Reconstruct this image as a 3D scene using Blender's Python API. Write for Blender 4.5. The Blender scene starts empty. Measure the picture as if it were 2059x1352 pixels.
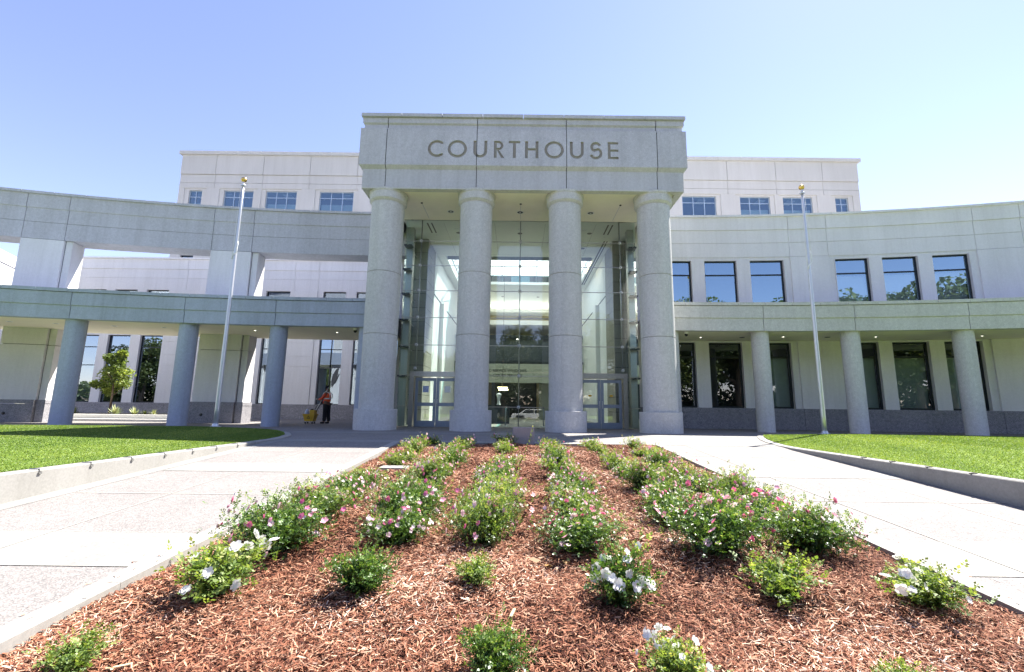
import bpy, math, random
import numpy as np
from math import sin, cos, pi, radians, atan2, sqrt
from mathutils import Vector, Matrix
rnd = random.Random(7)
NR = np.random.default_rng(11)
scene = bpy.context.scene
COL = scene.collection

# ------------------------------------------------------------------ materials
def nmat(name):
    m = bpy.data.materials.new(name); m.use_nodes = True
    nt = m.node_tree; nt.nodes.clear()
    out = nt.nodes.new('ShaderNodeOutputMaterial')
    return m, nt, out
def N(nt, t, **kw):
    n = nt.nodes.new(t)
    for k, v in kw.items():
        if k.startswith('i_'): n.inputs[k[2:].replace('_', ' ')].default_value = v
        else: setattr(n, k, v)
    return n
def ramp(nt, fac, stops):
    r = nt.nodes.new('ShaderNodeValToRGB')
    e = r.color_ramp.elements
    while len(e) < len(stops): e.new(0.5)
    for i, (p, c) in enumerate(stops):
        e[i].position = p; e[i].color = (c[0], c[1], c[2], 1)
    nt.links.new(fac, r.inputs[0]); return r
def pos(nt, scale=(1, 1, 1)):
    g = nt.nodes.new('ShaderNodeNewGeometry')
    mp = nt.nodes.new('ShaderNodeMapping'); mp.inputs['Scale'].default_value = scale
    nt.links.new(g.outputs['Position'], mp.inputs['Vector']); return mp.outputs[0]
def noise(nt, vec, scale, detail=4, rough=.6):
    n = nt.nodes.new('ShaderNodeTexNoise'); n.inputs['Scale'].default_value = scale
    n.inputs['Detail'].default_value = detail; n.inputs['Roughness'].default_value = rough
    nt.links.new(vec, n.inputs['Vector']); return n.outputs['Fac']
def mixc(nt, fac, a, b, mode='MIX'):
    m = nt.nodes.new('ShaderNodeMix'); m.data_type = 'RGBA'; m.blend_type = mode
    if isinstance(fac, (int, float)): m.inputs[0].default_value = fac
    else: nt.links.new(fac, m.inputs[0])
    for s, v in ((6, a), (7, b)):
        if isinstance(v, tuple): m.inputs[s].default_value = (v[0], v[1], v[2], 1)
        else: nt.links.new(v, m.inputs[s])
    return m.outputs[2]
def stone(name, base, speck=.18, fine=90., rough=.8, bump=.15, stain=.12, spread=.5):
    m, nt, out = nmat(name)
    v = pos(nt)
    d = tuple(c * (1 - speck) for c in base); l = tuple(min(1, c * (1 + speck)) for c in base)
    a = ramp(nt, noise(nt, v, fine, 3, .7), [(.5 - spread * .3, d), (.5 + spread * .3, l)]).outputs[0]
    md = ramp(nt, noise(nt, v, 9, 5, .65), [(.3, (1 - speck * .5,) * 3), (.7, (1 + speck * .3,) * 3)]).outputs[0]
    a = mixc(nt, 1., a, md, 'MULTIPLY')
    vs = pos(nt, (1, 1, .18))
    st = ramp(nt, noise(nt, vs, 1.1, 6, .6), [(.35, (1 - stain, 1 - stain, 1 - stain * 1.1)), (.65, (1, 1, 1))]).outputs[0]
    a = mixc(nt, 1., a, st, 'MULTIPLY')
    vr = pos(nt, (2.6, 2.6, .12))
    rs = ramp(nt, noise(nt, vr, 1.6, 5, .7), [(.48, (1, 1, 1)), (.74, (1 - stain * .9, 1 - stain * .95, 1 - stain))]).outputs[0]
    a = mixc(nt, 1., a, rs, 'MULTIPLY')
    big = ramp(nt, noise(nt, v, .22, 2, .5), [(.35, (.965, .965, .96)), (.65, (1.03, 1.025, 1.02))]).outputs[0]
    a = mixc(nt, 1., a, big, 'MULTIPLY')
    p = N(nt, 'ShaderNodeBsdfPrincipled'); p.inputs['Roughness'].default_value = rough
    p.inputs['Specular IOR Level'].default_value = .25
    nt.links.new(a, p.inputs['Base Color'])
    if bump:
        b = N(nt, 'ShaderNodeBump'); b.inputs['Strength'].default_value = bump; b.inputs['Distance'].default_value = .004
        nt.links.new(noise(nt, v, fine * .8, 3), b.inputs['Height']); nt.links.new(b.outputs[0], p.inputs['Normal'])
    nt.links.new(p.outputs[0], out.inputs[0]); return m
def plain(name, base, rough=.6, metal=0., var=.06, scale=6., emit=0., ecol=None, spec=.5):
    m, nt, out = nmat(name)
    v = pos(nt)
    a = ramp(nt, noise(nt, v, scale, 4), [(.3, tuple(c * (1 - var) for c in base)), (.7, tuple(min(1, c * (1 + var)) for c in base))]).outputs[0]
    p = N(nt, 'ShaderNodeBsdfPrincipled'); p.inputs['Roughness'].default_value = rough; p.inputs['Metallic'].default_value = metal
    p.inputs['Specular IOR Level'].default_value = spec
    nt.links.new(a, p.inputs['Base Color'])
    if emit:
        p.inputs['Emission Color'].default_value = (*(ecol or base), 1); p.inputs['Emission Strength'].default_value = emit
    nt.links.new(p.outputs[0], out.inputs[0]); return m
def glass(name, tint, refl=.08, rough=.0, gtint=(1, 1, 1), wav=0.):
    m, nt, out = nmat(name)
    t = N(nt, 'ShaderNodeBsdfTransparent'); t.inputs[0].default_value = (*tint, 1)
    g = N(nt, 'ShaderNodeBsdfGlossy'); g.inputs[0].default_value = (*gtint, 1); g.inputs['Roughness'].default_value = rough
    if wav:
        b = N(nt, 'ShaderNodeBump'); b.inputs['Strength'].default_value = wav; b.inputs['Distance'].default_value = .02
        nt.links.new(noise(nt, pos(nt), .8, 2), b.inputs['Height']); nt.links.new(b.outputs[0], g.inputs['Normal'])
    f = N(nt, 'ShaderNodeFresnel'); f.inputs[0].default_value = 1.5
    mr = N(nt, 'ShaderNodeMapRange'); mr.inputs['From Min'].default_value = .04; mr.inputs['To Min'].default_value = refl; mr.inputs['To Max'].default_value = 1
    nt.links.new(f.outputs[0], mr.inputs['Value'])
    mx = N(nt, 'ShaderNodeMixShader'); nt.links.new(mr.outputs[0], mx.inputs[0])
    nt.links.new(t.outputs[0], mx.inputs[1]); nt.links.new(g.outputs[0], mx.inputs[2])
    nt.links.new(mx.outputs[0], out.inputs[0]); return m
def leafmat(name, cols, trans=.35, rough=.55, tcol=(1.3, 1.25, .6)):
    """cols: list of (pos,color) over the per-leaf tint attribute"""
    m, nt, out = nmat(name)
    at = N(nt, 'ShaderNodeAttribute'); at.attribute_name = 'tint'
    r = ramp(nt, at.outputs['Fac'], cols)
    p = N(nt, 'ShaderNodeBsdfPrincipled'); p.inputs['Roughness'].default_value = rough; p.inputs['Specular IOR Level'].default_value = .5 if trans else .25
    nt.links.new(r.outputs[0], p.inputs['Base Color'])
    if trans:
        tr = N(nt, 'ShaderNodeBsdfTranslucent'); nt.links.new(mixc(nt, 1., r.outputs[0], tcol, 'MULTIPLY'), tr.inputs[0])
        mx = N(nt, 'ShaderNodeMixShader'); mx.inputs[0].default_value = trans
        nt.links.new(p.outputs[0], mx.inputs[1]); nt.links.new(tr.outputs[0], mx.inputs[2]); nt.links.new(mx.outputs[0], out.inputs[0])
    else: nt.links.new(p.outputs[0], out.inputs[0])
    return m
M = {}
M['stone'] = stone('stone_grey', (.60, .595, .585), .24, 62, stain=.10)
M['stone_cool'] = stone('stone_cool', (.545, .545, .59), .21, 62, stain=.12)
M['stone_warm'] = stone('stone_warm', (.76, .75, .755), .08, 70, stain=.08)
M['stone_rear'] = stone('stone_rear', (.62, .615, .585), .07, 60, stain=.06)
M['stone_lobby'] = stone('stone_lobby', (.42, .40, .35), .18, 60, stain=.1)
M['stone_shade'] = stone('stone_painted_shade', (.42, .46, .56), .18, 70, stain=.14)  # left canopy stone made bluer and darker: its shade put into the colour
M['granite'] = stone('granite', (.30, .295, .32), .5, 55, rough=.45, bump=.05, spread=.35)
M['dark'] = plain('joint_dark', (.03, .03, .03), .9)
M['engrave'] = stone('engraved_stone', (.34, .32, .28), .15, 60)
M['soffit'] = plain('soffit_plaster', (.84, .79, .64), .9, var=.03, scale=2)
M['white'] = plain('white_plaster', (.88, .88, .85), .85, var=.02, scale=2)
M['ceil'] = plain('ceiling_tile', (.84, .84, .78), .85, var=.02, scale=2)
M['band'] = plain('mezzanine_band', (.42, .43, .33), .7, var=.04)
M['tan'] = plain('tan_panel', (.50, .42, .24), .6, var=.05)
M['steel'] = plain('brushed_steel', (.42, .42, .40), .35, .85, var=.1, scale=14)
M['alum'] = plain('anodised_aluminium', (.38, .41, .45), .4, .6, var=.06, scale=10)
M['door'] = plain('door_frame_paint', (.26, .31, .38), .4, .3, var=.05)
M['frame_dark'] = plain('dark_window_frame', (.02, .025, .032), .4, .4)
M['frame_light'] = plain('pale_window_frame', (.38, .48, .58), .4, .3)
M['frame_mid'] = plain('slate_window_frame', (.07, .08, .09), .45, .3)
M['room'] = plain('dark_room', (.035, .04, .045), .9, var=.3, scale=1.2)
M['blind'] = plain('roller_blind', (.85, .88, .86), .9, var=.03)
M['blind2'] = plain('sunshade_mesh', (.50, .57, .56), .9, var=.05)
M['glass_up'] = glass('window_glass_upper', (.80, .86, .90), .42, gtint=(.62, .86, 1), wav=.10)
M['glass_low'] = glass('window_glass_lower', (.74, .80, .77), .17, gtint=(.85, .92, 1), wav=.10)
M['glass_rear'] = glass('window_glass_rear', (.7, .85, .9), .26, gtint=(.7, .9, 1), wav=.03)
M['glass_rw'] = glass('window_glass_left_rear', (.45, .55, .55), .34, gtint=(.7, .85, 1), wav=.10)
M['glass_hall'] = glass('hall_glass', (.86, .97, .94), .12, gtint=(.95, 1, 1), wav=.03)
def skyglass():
    m, nt, out = nmat('diffusing_skylight_glass')
    a = N(nt, 'ShaderNodeBsdfTransparent'); a.inputs[0].default_value = (.9, 1, .98, 1)
    t = N(nt, 'ShaderNodeBsdfTranslucent'); t.inputs[0].default_value = (.86, .93, .92, 1)
    x = N(nt, 'ShaderNodeMixShader'); x.inputs[0].default_value = .6
    nt.links.new(a.outputs[0], x.inputs[1]); nt.links.new(t.outputs[0], x.inputs[2]); nt.links.new(x.outputs[0], out.inputs[0]); return m
M['glass_sky'] = skyglass()
M['glass_teal'] = glass('skylight_teal_glass', (.25, .62, .62), .1)
def pavemat(name, base, speck, sc, stains):
    m, nt, out = nmat(name); v = pos(nt)
    vo = N(nt, 'ShaderNodeTexVoronoi'); vo.inputs['Scale'].default_value = sc; nt.links.new(v, vo.inputs['Vector'])
    sp = N(nt, 'ShaderNodeSeparateColor'); nt.links.new(vo.outputs['Color'], sp.inputs[0])
    a = ramp(nt, sp.outputs[0], [(0, tuple(c * (1 - speck) for c in base)), (.45, base), (.8, (base[0] * (1 + speck * .6), base[1] * (1 + speck * .3), base[2] * (1 + speck * .2))), (1, tuple(c * (1 + speck) for c in base))]).outputs[0]
    b2 = ramp(nt, noise(nt, v, 14, 5, .7), [(.35, (.86, .86, .86)), (.65, (1.06, 1.06, 1.06))]).outputs[0]; a = mixc(nt, 1., a, b2, 'MULTIPLY')
    b3 = ramp(nt, noise(nt, v, .9, 6, .65), [(.3, (1 - stains,) * 3), (.6, (1, 1, 1))]).outputs[0]; a = mixc(nt, 1., a, b3, 'MULTIPLY')
    # old gum and drip spots
    v2 = N(nt, 'ShaderNodeTexVoronoi'); v2.inputs['Scale'].default_value = 1.3; nt.links.new(v, v2.inputs['Vector'])
    b4 = ramp(nt, v2.outputs['Distance'], [(.018, (.6, .6, .6)), (.03, (1, 1, 1))]).outputs[0]; a = mixc(nt, 1., a, b4, 'MULTIPLY')
    p = N(nt, 'ShaderNodeBsdfPrincipled'); p.inputs['Roughness'].default_value = .9; p.inputs['Specular IOR Level'].default_value = .2
    nt.links.new(a, p.inputs['Base Color'])
    b = N(nt, 'ShaderNodeBump'); b.inputs['Strength'].default_value = .5; b.inputs['Distance'].default_value = .004
    nt.links.new(vo.outputs['Distance'], b.inputs['Height']); nt.links.new(b.outputs[0], p.inputs['Normal'])
    nt.links.new(p.outputs[0], out.inputs[0]); return m
M['pave'] = pavemat('aggregate_paving', (.222, .212, .203), .34, 95, .12)
M['pave_old'] = stone('aggregate_paving', (.235, .222, .212), .42, 60, rough=.9, bump=.6, stain=.06, spread=.7)
M['smooth'] = pavemat('smooth_paving', (.255, .25, .235), .05, 40, .14)
M['curb'] = stone('curb_concrete', (.31, .30, .28), .08, 30, rough=.85, bump=.15, stain=.12)
M['asphalt'] = stone('asphalt', (.055, .055, .058), .3, 40, rough=.9)
M['soil'] = stone('soil', (.05, .022, .014), .5, 30, rough=1, bump=.6)
M['block'] = stone('concrete_block', (.40, .36, .36), .12, 60)
M['pole'] = plain('satin_aluminium_pole', (.62, .63, .66), .38, .55, var=.04)
M['gold'] = plain('gold_ball', (.75, .50, .16), .25, 1.)
M['black'] = plain('black_plastic', (.015, .015, .015), .4)
M['whitep'] = plain('white_plastic', (.75, .76, .74), .4)
M['grille'] = plain('light_lens', (.6, .6, .6), .3, .4)
M['lamp'] = plain('lit_lamp', (1, .95, .8), .5, emit=2.5)
M['lamp_dim'] = plain('warm_strip_light', (1, .8, .45), .5, emit=2.2)
M['yellow'] = plain('yellow_plastic', (.62, .38, .03), .4)
M['orange'] = plain('orange_vest', (.95, .13, .03), .75)
M['redor'] = plain('dark_orange_sleeve', (.62, .08, .03), .8)
M['reflect'] = plain('silver_reflective_tape', (.75, .75, .68), .5)
M['navy'] = plain('black_trousers', (.012, .012, .016), .9)
M['skin'] = plain('skin', (.16, .08, .05), .6)
M['hair'] = plain('black_cap', (.01, .01, .012), .8)
M['glove'] = plain('pale_glove', (.7, .7, .7), .8)
M['blue'] = plain('blue_white_bag', (.42, .5, .75), .6, var=.5, scale=25)
M['bark'] = stone('bark', (.20, .15, .11), .3, 40, rough=.95)
M['letter'] = plain('dark_letters', (.03, .035, .03), .6)
M['wletter'] = plain('white_vinyl', (.8, .82, .8), .6)
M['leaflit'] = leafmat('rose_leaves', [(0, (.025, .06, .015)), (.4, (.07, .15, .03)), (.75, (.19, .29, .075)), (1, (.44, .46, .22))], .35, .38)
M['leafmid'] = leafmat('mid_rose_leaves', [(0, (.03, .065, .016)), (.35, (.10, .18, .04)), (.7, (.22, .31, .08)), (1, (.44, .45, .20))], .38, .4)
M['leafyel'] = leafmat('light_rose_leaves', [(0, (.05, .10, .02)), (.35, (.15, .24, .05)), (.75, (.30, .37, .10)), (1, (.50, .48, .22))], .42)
M['leaftree'] = leafmat('maple_leaves', [(0, (.05, .085, .018)), (.5, (.16, .23, .045)), (1, (.36, .42, .11))], .42)
M['leaffar'] = leafmat('oak_leaves', [(0, (.03, .05, .018)), (.5, (.07, .10, .03)), (1, (.15, .17, .05))], .3)
M['cane'] = plain('rose_cane', (.10, .09, .03), .7, var=.3, scale=20)
M['pink'] = leafmat('pink_petals', [(0, (.75, .10, .28)), (.25, (.82, .30, .46)), (.6, (.86, .56, .62)), (1, (.88, .78, .78))], .3, .6, (1, 1, 1))
M['petw'] = leafmat('white_petals', [(0, (.80, .80, .74)), (1, (.86, .86, .84))], .3, .6, (1, 1, 1))
M['agave'] = leafmat('striped_agave_leaves', [(0, (.10, .16, .07)), (.6, (.28, .33, .16)), (1, (.55, .55, .36))], .2)
M['mulch'] = leafmat('bark_chips', [(0, (.045, .012, .008)), (.25, (.17, .056, .030)), (.6, (.33, .145, .082)), (.86, (.54, .33, .22)), (1, (.76, .60, .48))], 0, .85)
M['blade'] = leafmat('grass_blades', [(0, (.045, .10, .014)), (.5, (.125, .205, .032)), (1, (.32, .38, .10))], .4)
M['deadleaf'] = leafmat('dead_leaves', [(0, (.25, .12, .04)), (1, (.42, .26, .10))], .2)
def lawnmat():
    m, nt, out = nmat('mown_lawn')
    v = pos(nt)
    g = ramp(nt, noise(nt, v, 60, 4, .7), [(.3, (.085, .14, .025)), (.7, (.20, .28, .06))]).outputs[0]
    # mowing stripes: real change of blade lean, kept as a faint colour difference
    sx = N(nt, 'ShaderNodeSeparateXYZ'); nt.links.new(v, sx.inputs[0])
    w = N(nt, 'ShaderNodeTexWave'); w.inputs['Scale'].default_value = .22; w.inputs['Distortion'].default_value = .6; w.bands_direction = 'X'
    mp = N(nt, 'ShaderNodeMapping'); mp.inputs['Rotation'].default_value = (0, 0, .5); nt.links.new(v, mp.inputs[0]); nt.links.new(mp.outputs[0], w.inputs[0])
    st = ramp(nt, w.outputs['Fac'], [(.4, (.85, .9, .8)), (.6, (1.1, 1.08, 1.1))]).outputs[0]
    c = mixc(nt, 1., g, st, 'MULTIPLY')
    pt = ramp(nt, noise(nt, v, .8, 5), [(.3, (.85, .9, .8)), (.7, (1.1, 1.05, 1))]).outputs[0]
    c = mixc(nt, 1., c, pt, 'MULTIPLY')
    p = N(nt, 'ShaderNodeBsdfPrincipled'); p.inputs['Roughness'].default_value = .9; p.inputs['Specular IOR Level'].default_value = .1
    nt.links.new(c, p.inputs['Base Color'])
    b = N(nt, 'ShaderNodeBump'); b.inputs['Strength'].default_value = .8; b.inputs['Distance'].default_value = .03
    nt.links.new(noise(nt, v, 45, 3, .8), b.inputs['Height']); nt.links.new(b.outputs[0], p.inputs['Normal'])
    nt.links.new(p.outputs[0], out.inputs[0]); return m
M['lawn'] = lawnmat()
M['dry'] = stone('dry_ground', (.10, .10, .075), .3, 8, rough=1)

# ------------------------------------------------------------------ builders
class MB:
    def __init__(s): s.v = []; s.f = []; s.m = []; s.mats = []; s.sm = []
    def mi(s, mat):
        if mat not in s.mats: s.mats.append(mat)
        return s.mats.index(mat)
    def face(s, pts, mat, smooth=False):
        i = len(s.v); s.v += [tuple(p) for p in pts]; s.f.append(tuple(range(i, i + len(pts)))); s.m.append(s.mi(mat)); s.sm.append(smooth)
    def add(s, verts, faces, mat, smooth=False):
        i = len(s.v); s.v += [tuple(p) for p in verts]; k = s.mi(mat)
        for f in faces: s.f.append(tuple(i + j for j in f)); s.m.append(k); s.sm.append(smooth)
    def box(s, x0, x1, y0, y1, z0, z1, mat):
        v = [(x, y, z) for z in (z0, z1) for y in (y0, y1) for x in (x0, x1)]
        s.add(v, [(0, 2, 3, 1), (4, 5, 7, 6), (0, 1, 5, 4), (2, 6, 7, 3), (0, 4, 6, 2), (1, 3, 7, 5)], mat)
    def obox(s, c, ax, ay, az, mat):
        c = Vector(c); v = [c + Vector(ax) * a + Vector(ay) * b + Vector(az) * d for d in (-.5, .5) for b in (-.5, .5) for a in (-.5, .5)]
        s.add(v, [(0, 2, 3, 1), (4, 5, 7, 6), (0, 1, 5, 4), (2, 6, 7, 3), (0, 4, 6, 2), (1, 3, 7, 5)], mat)
    def lathe(s, prof, mat, n=32, c=(0, 0, 0), smooth=True, split=True):
        # prof: list of (r,z); each segment gets its own vertices, so edges stay crisp
        for (r0, z0), (r1, z1) in zip(prof[:-1], prof[1:]):
            vs = []; fs = []
            for k in range(n):
                a = 2 * pi * k / n; vs += [(c[0] + r0 * cos(a), c[1] + r0 * sin(a), c[2] + z0), (c[0] + r1 * cos(a), c[1] + r1 * sin(a), c[2] + z1)]
            for k in range(n):
                j = (k + 1) % n; fs.append((2 * k, 2 * j, 2 * j + 1, 2 * k + 1))
            s.add(vs, fs, mat, smooth)
    def tube(s, pts, r, mat, n=8, smooth=True, caps=True):
        pts = [Vector(p) for p in pts]; rs = r if isinstance(r, (list, tuple)) else [r] * len(pts)
        rings = []
        for i, p in enumerate(pts):
            t = (pts[min(i + 1, len(pts) - 1)] - pts[max(i - 1, 0)]).normalized()
            u = t.orthogonal().normalized() if i == 0 else (u - t * u.dot(t)).normalized()
            w = t.cross(u); rings.append([p + (u * cos(2 * pi * k / n) + w * sin(2 * pi * k / n)) * rs[i] for k in range(n)])
        vs = [q for rg in rings for q in rg]; fs = []
        for i in range(len(rings) - 1):
            for k in range(n):
                j = (k + 1) % n; fs.append((i * n + k, i * n + j, (i + 1) * n + j, (i + 1) * n + k))
        if caps: fs += [tuple(range(n))[::-1], tuple(range((len(rings) - 1) * n, len(rings) * n))]
        s.add(vs, fs, mat, smooth)
    def build(s, name, parent=None, off=None, bevel=0):
        me = bpy.data.meshes.new(name)
        o3 = Vector(off) if off is not None else (Vector(abs_loc(parent)) if parent is not None else Vector((0, 0, 0)))
        me.from_pydata([(v[0] - o3.x, v[1] - o3.y, v[2] - o3.z) for v in s.v], [], s.f)
        for k in s.mats: me.materials.append(M[k])
        me.polygons.foreach_set('material_index', s.m); me.polygons.foreach_set('use_smooth', s.sm)
        me.update()
        o = bpy.data.objects.new(name, me); COL.objects.link(o)
        if parent is not None: o.parent = parent
        elif off is not None: o.location = o3
        if bevel:
            b = o.modifiers.new('bevel', 'BEVEL'); b.width = bevel; b.segments = 2; b.limit_method = 'ANGLE'
        return o
def abs_loc(o):
    p = Vector((0, 0, 0))
    while o is not None: p += o.location; o = o.parent
    return p
def tag(o, label=None, cat=None, group=None, kind=None):
    if label: o['label'] = label
    if cat: o['category'] = cat
    if group: o['group'] = group
    if kind: o['kind'] = kind
    return o
def thing(name, loc, label, cat, group=None):
    o = bpy.data.objects.new(name, None); o.empty_display_size = .2; COL.objects.link(o); o.location = loc
    return tag(o, label, cat, group)
def copy_tree(o, parent=None):
    c = o.copy(); COL.objects.link(c)
    if parent is not None: c.parent = parent
    for ch in list(o.children): copy_tree(ch, c)
    return c
def quads(name, Q, tint, mat, parent=None, extra=None):
    """Q: (n,k,3) array of k-gons; tint: (n,) per-face attribute"""
    n, k = Q.shape[0], Q.shape[1]
    me = bpy.data.meshes.new(name)
    me.vertices.add(n * k); me.vertices.foreach_set('co', Q.reshape(-1).astype(np.float32))
    me.loops.add(n * k); me.loops.foreach_set('vertex_index', np.arange(n * k, dtype=np.int32))
    me.polygons.add(n); me.polygons.foreach_set('loop_start', np.arange(0, n * k, k, dtype=np.int32)); me.polygons.foreach_set('loop_total', np.full(n, k, dtype=np.int32))
    a = me.attributes.new('tint', 'FLOAT', 'FACE'); a.data.foreach_set('value', tint.astype(np.float32))
    me.materials.append(M[mat]); me.update(calc_edges=True)
    o = bpy.data.objects.new(name, me); COL.objects.link(o)
    if parent is not None: o.parent = parent
    return o
def line(p): return p
# path frames: P(s, o, z); o = distance outwards, towards the viewer
def arcpath(cx, cy, R):
    def P(s, o, z):
        a = s / R; r = R - o; return (cx + r * sin(a), cy + r * cos(a), z)
    return P
def straight(y, x0=0.):
    def P(s, o, z): return (x0 + s, y - o, z)
    return P
def facade(mb, P, S, Z, rects, mat, step=1.2):
    """wall as a relief of panels. S=(s0,s1), Z=(z0,z1); rects: (s0,s1,z0,z1,depth or None,mat); depth>0 is recessed"""
    ss = {S[0], S[1]}; zs = {Z[0], Z[1]}
    for r in rects:
        for q in r[:2]:
            if S[0] < q < S[1]: ss.add(q)
        for q in r[2:4]:
            if Z[0] < q < Z[1]: zs.add(q)
    k = S[0]
    while k < S[1]: ss.add(round(k, 4)); k += step
    ss = sorted(ss); zs = sorted(zs)
    ss = [q for i, q in enumerate(ss) if i == 0 or q - ss[i - 1] > 1e-5]
    ns, nz = len(ss) - 1, len(zs) - 1
    D = [[0.] * nz for _ in range(ns)]; T = [[mat] * nz for _ in range(ns)]
    for r in rects:
        for i in range(ns):
            sm = (ss[i] + ss[i + 1]) / 2
            if not r[0] < sm < r[1]: continue
            for j in range(nz):
                zm = (zs[j] + zs[j + 1]) / 2
                if r[2] < zm < r[3]:
                    if r[4] == 'h': D[i][j] = 'h'
                    elif D[i][j] != 'h':
                        D[i][j] = r[4]
                        if r[5]: T[i][j] = r[5]
    HD = .32
    d_ = lambda q: HD if q == 'h' else q
    for i in range(ns):
        for j in range(nz):
            a, b, c, e = ss[i], ss[i + 1], zs[j], zs[j + 1]; d = d_(D[i][j])
            if D[i][j] != 'h': mb.face([P(a, -d, c), P(b, -d, c), P(b, -d, e), P(a, -d, e)], T[i][j])
            if i + 1 < ns and abs(d_(D[i + 1][j]) - d) > 1e-6:
                d2 = d_(D[i + 1][j]); t = T[i][j] if d < d2 else T[i + 1][j]
                mb.face([P(b, -d, c), P(b, -d2, c), P(b, -d2, e), P(b, -d, e)], t)
            if j + 1 < nz and abs(d_(D[i][j + 1]) - d) > 1e-6:
                d2 = d_(D[i][j + 1]); t = T[i][j] if d < d2 else T[i][j + 1]
                mb.face([P(a, -d, e), P(b, -d, e), P(b, -d2, e), P(a, -d2, e)], t)
def sweep(mb, P, s0, s1, prof, mat, step=1.2, caps=True):
    """closed profile [(o,z)] swept along the path"""
    n = max(1, int(math.ceil((s1 - s0) / step))); k = len(prof)
    vs = [P(s0 + (s1 - s0) * i / n, o, z) for i in range(n + 1) for (o, z) in prof]; fs = []
    for i in range(n):
        for j in range(k):
            j2 = (j + 1) % k; fs.append((i * k + j, i * k + j2, (i + 1) * k + j2, (i + 1) * k + j))
    mb.add(vs, fs, mat)
    if caps: mb.add([P(s0, o, z) for o, z in prof], [tuple(range(k))], mat); mb.add([P(s1, o, z) for o, z in prof], [tuple(range(k))], mat)
def groove(prof, joints, w=.022, d=.03):
    """insert small grooves at given z into the front (rising) side of a profile"""
    out = []
    for (a, b) in zip(prof, prof[1:] + prof[:1]):
        out.append(a)
        if abs(a[0] - b[0]) < 1e-6 and b[1] > a[1]:
            for z in sorted(joints):
                if a[1] < z < b[1]: out += [(a[0], z - w / 2), (a[0] - d, z - w / 2), (a[0] - d, z + w / 2), (a[0], z + w / 2)]
    return out

# ------------------------------------------------------------------ curved wings
WIN_S = [(.62, 2.32), (3.02, 4.73), (5.43, 7.18), (9.75, 11.38), (12.0, 13.65), (14.3, 15.92), (18.55, 20.2), (20.85, 22.5)]
PW = arcpath(7, -52, 75.4)
def window(P, s0, s1, z0, z1, parent, glassm, framem, trans=(), mull=(), depth=.2, fw=.06, blind=None, blind_top=None, name='window'):
    f = MB()
    def bar(a, b, c, e, d0=.0, d1=.08): sweep(f, P, a, b, [(-depth + .04 - d0, c), (-depth + .04 - d0, e), (-depth + .04 - d1, e), (-depth + .04 - d1, c)], framem, 2)
    bar(s0, s0 + fw, z0, z1); bar(s1 - fw, s1, z0, z1); bar(s0 + fw, s1 - fw, z0, z0 + fw); bar(s0 + fw, s1 - fw, z1 - fw, z1)
    xs = [s0 + fw] + [q for q in mull] + [s1 - fw]
    for z in trans: bar(s0 + fw, s1 - fw, z - fw / 2, z + fw / 2, .004, .076)
    for s in mull:
        zz = [z0 + fw] + [z for z in trans] + [z1 - fw]
        for i in range(len(zz) - 1):
            bar(s - fw / 2, s + fw / 2, zz[i] + (fw / 2 if i else 0), zz[i + 1] - (fw / 2 if i < len(zz) - 2 else 0), .004, .076)
    w = f.build('window', parent)
    g = MB(); g.face([P(s0 + fw / 2, -depth, z0 + fw / 2), P(s1 - fw / 2, -depth, z0 + fw / 2), P(s1 - fw / 2, -depth, z1 - fw / 2), P(s0 + fw / 2, -depth, z1 - fw / 2)], glassm)
    pn = g.build('pane', w, off=abs_loc(parent)); 
    if blind:
        b = MB(); bt = blind_top or z1 - fw
        sweep(b, P, s0 + .03, s1 - .03, [(-depth - .25, z0 + .05), (-depth - .25, bt), (-depth - .26, bt), (-depth - .26, z0 + .05)], blind, 3)
        b.build('blind', w, off=abs_loc(parent))
    return w

rw = thing('courthouse_wing', (13, 23, 0), 'curved two storey stone wing with large windows right of the portico', 'building')
S1 = 26.
mb = MB()
rects = [(-9, 40, 9.10, 9.13, .03, 'stone_warm'), (-9, 40, 9.90, 9.93, .03, 'stone_warm'), (-9, 40, 10.66, 11.5, -.05, 'stone_warm'), (-9, 40, 9.93, 10.6, 0, 'stone_warm')]
PANEL = [(7.52, 9.45), (16.27, 18.25), (22.9, 25)]
for a, b in PANEL:
    rects += [(a - .32, a, 1.06, 9.1, .05, None), (b, b + .28, 1.06, 9.1, .05, None), (a, b, 1.06, 9.1, -.04, None), (a, b, 3.72, 3.745, -.01, None)]
    rects += [(a - .012, a + .012, 9.1, 11.38, .03, 'stone_warm'), (b - .012, b + .012, 9.1, 11.38, .03, 'stone_warm')]
for a, b in WIN_S:
    rects += [(a, b, 1.06, 4.46, 'h', None), (a, b, 5.85, 8.95, 'h', None)]
for g0, g1 in ((.3, 7.2), (9.73, 15.95), (18.5, 22.55)): rects += [(g0, g1, 8.95, 9.1, .04, None)]
rects += [(-9, 40, 0, .86, -.10, 'granite'), (-9, 40, .86, .885, -.06, 'granite'), (-9, 40, .885, 1.06, -.10, 'granite'), (-9, 40, .45, .465, -.08, 'granite')]
for a, b in PANEL: rects += [(a - .01, a + .01, 0, 1.06, -.07, 'granite'), (b - .01, b + .01, 0, 1.06, -.07, 'granite')]
facade(mb, PW, (-1.2, S1), (0, 11.38), rects, 'stone_warm')
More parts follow.
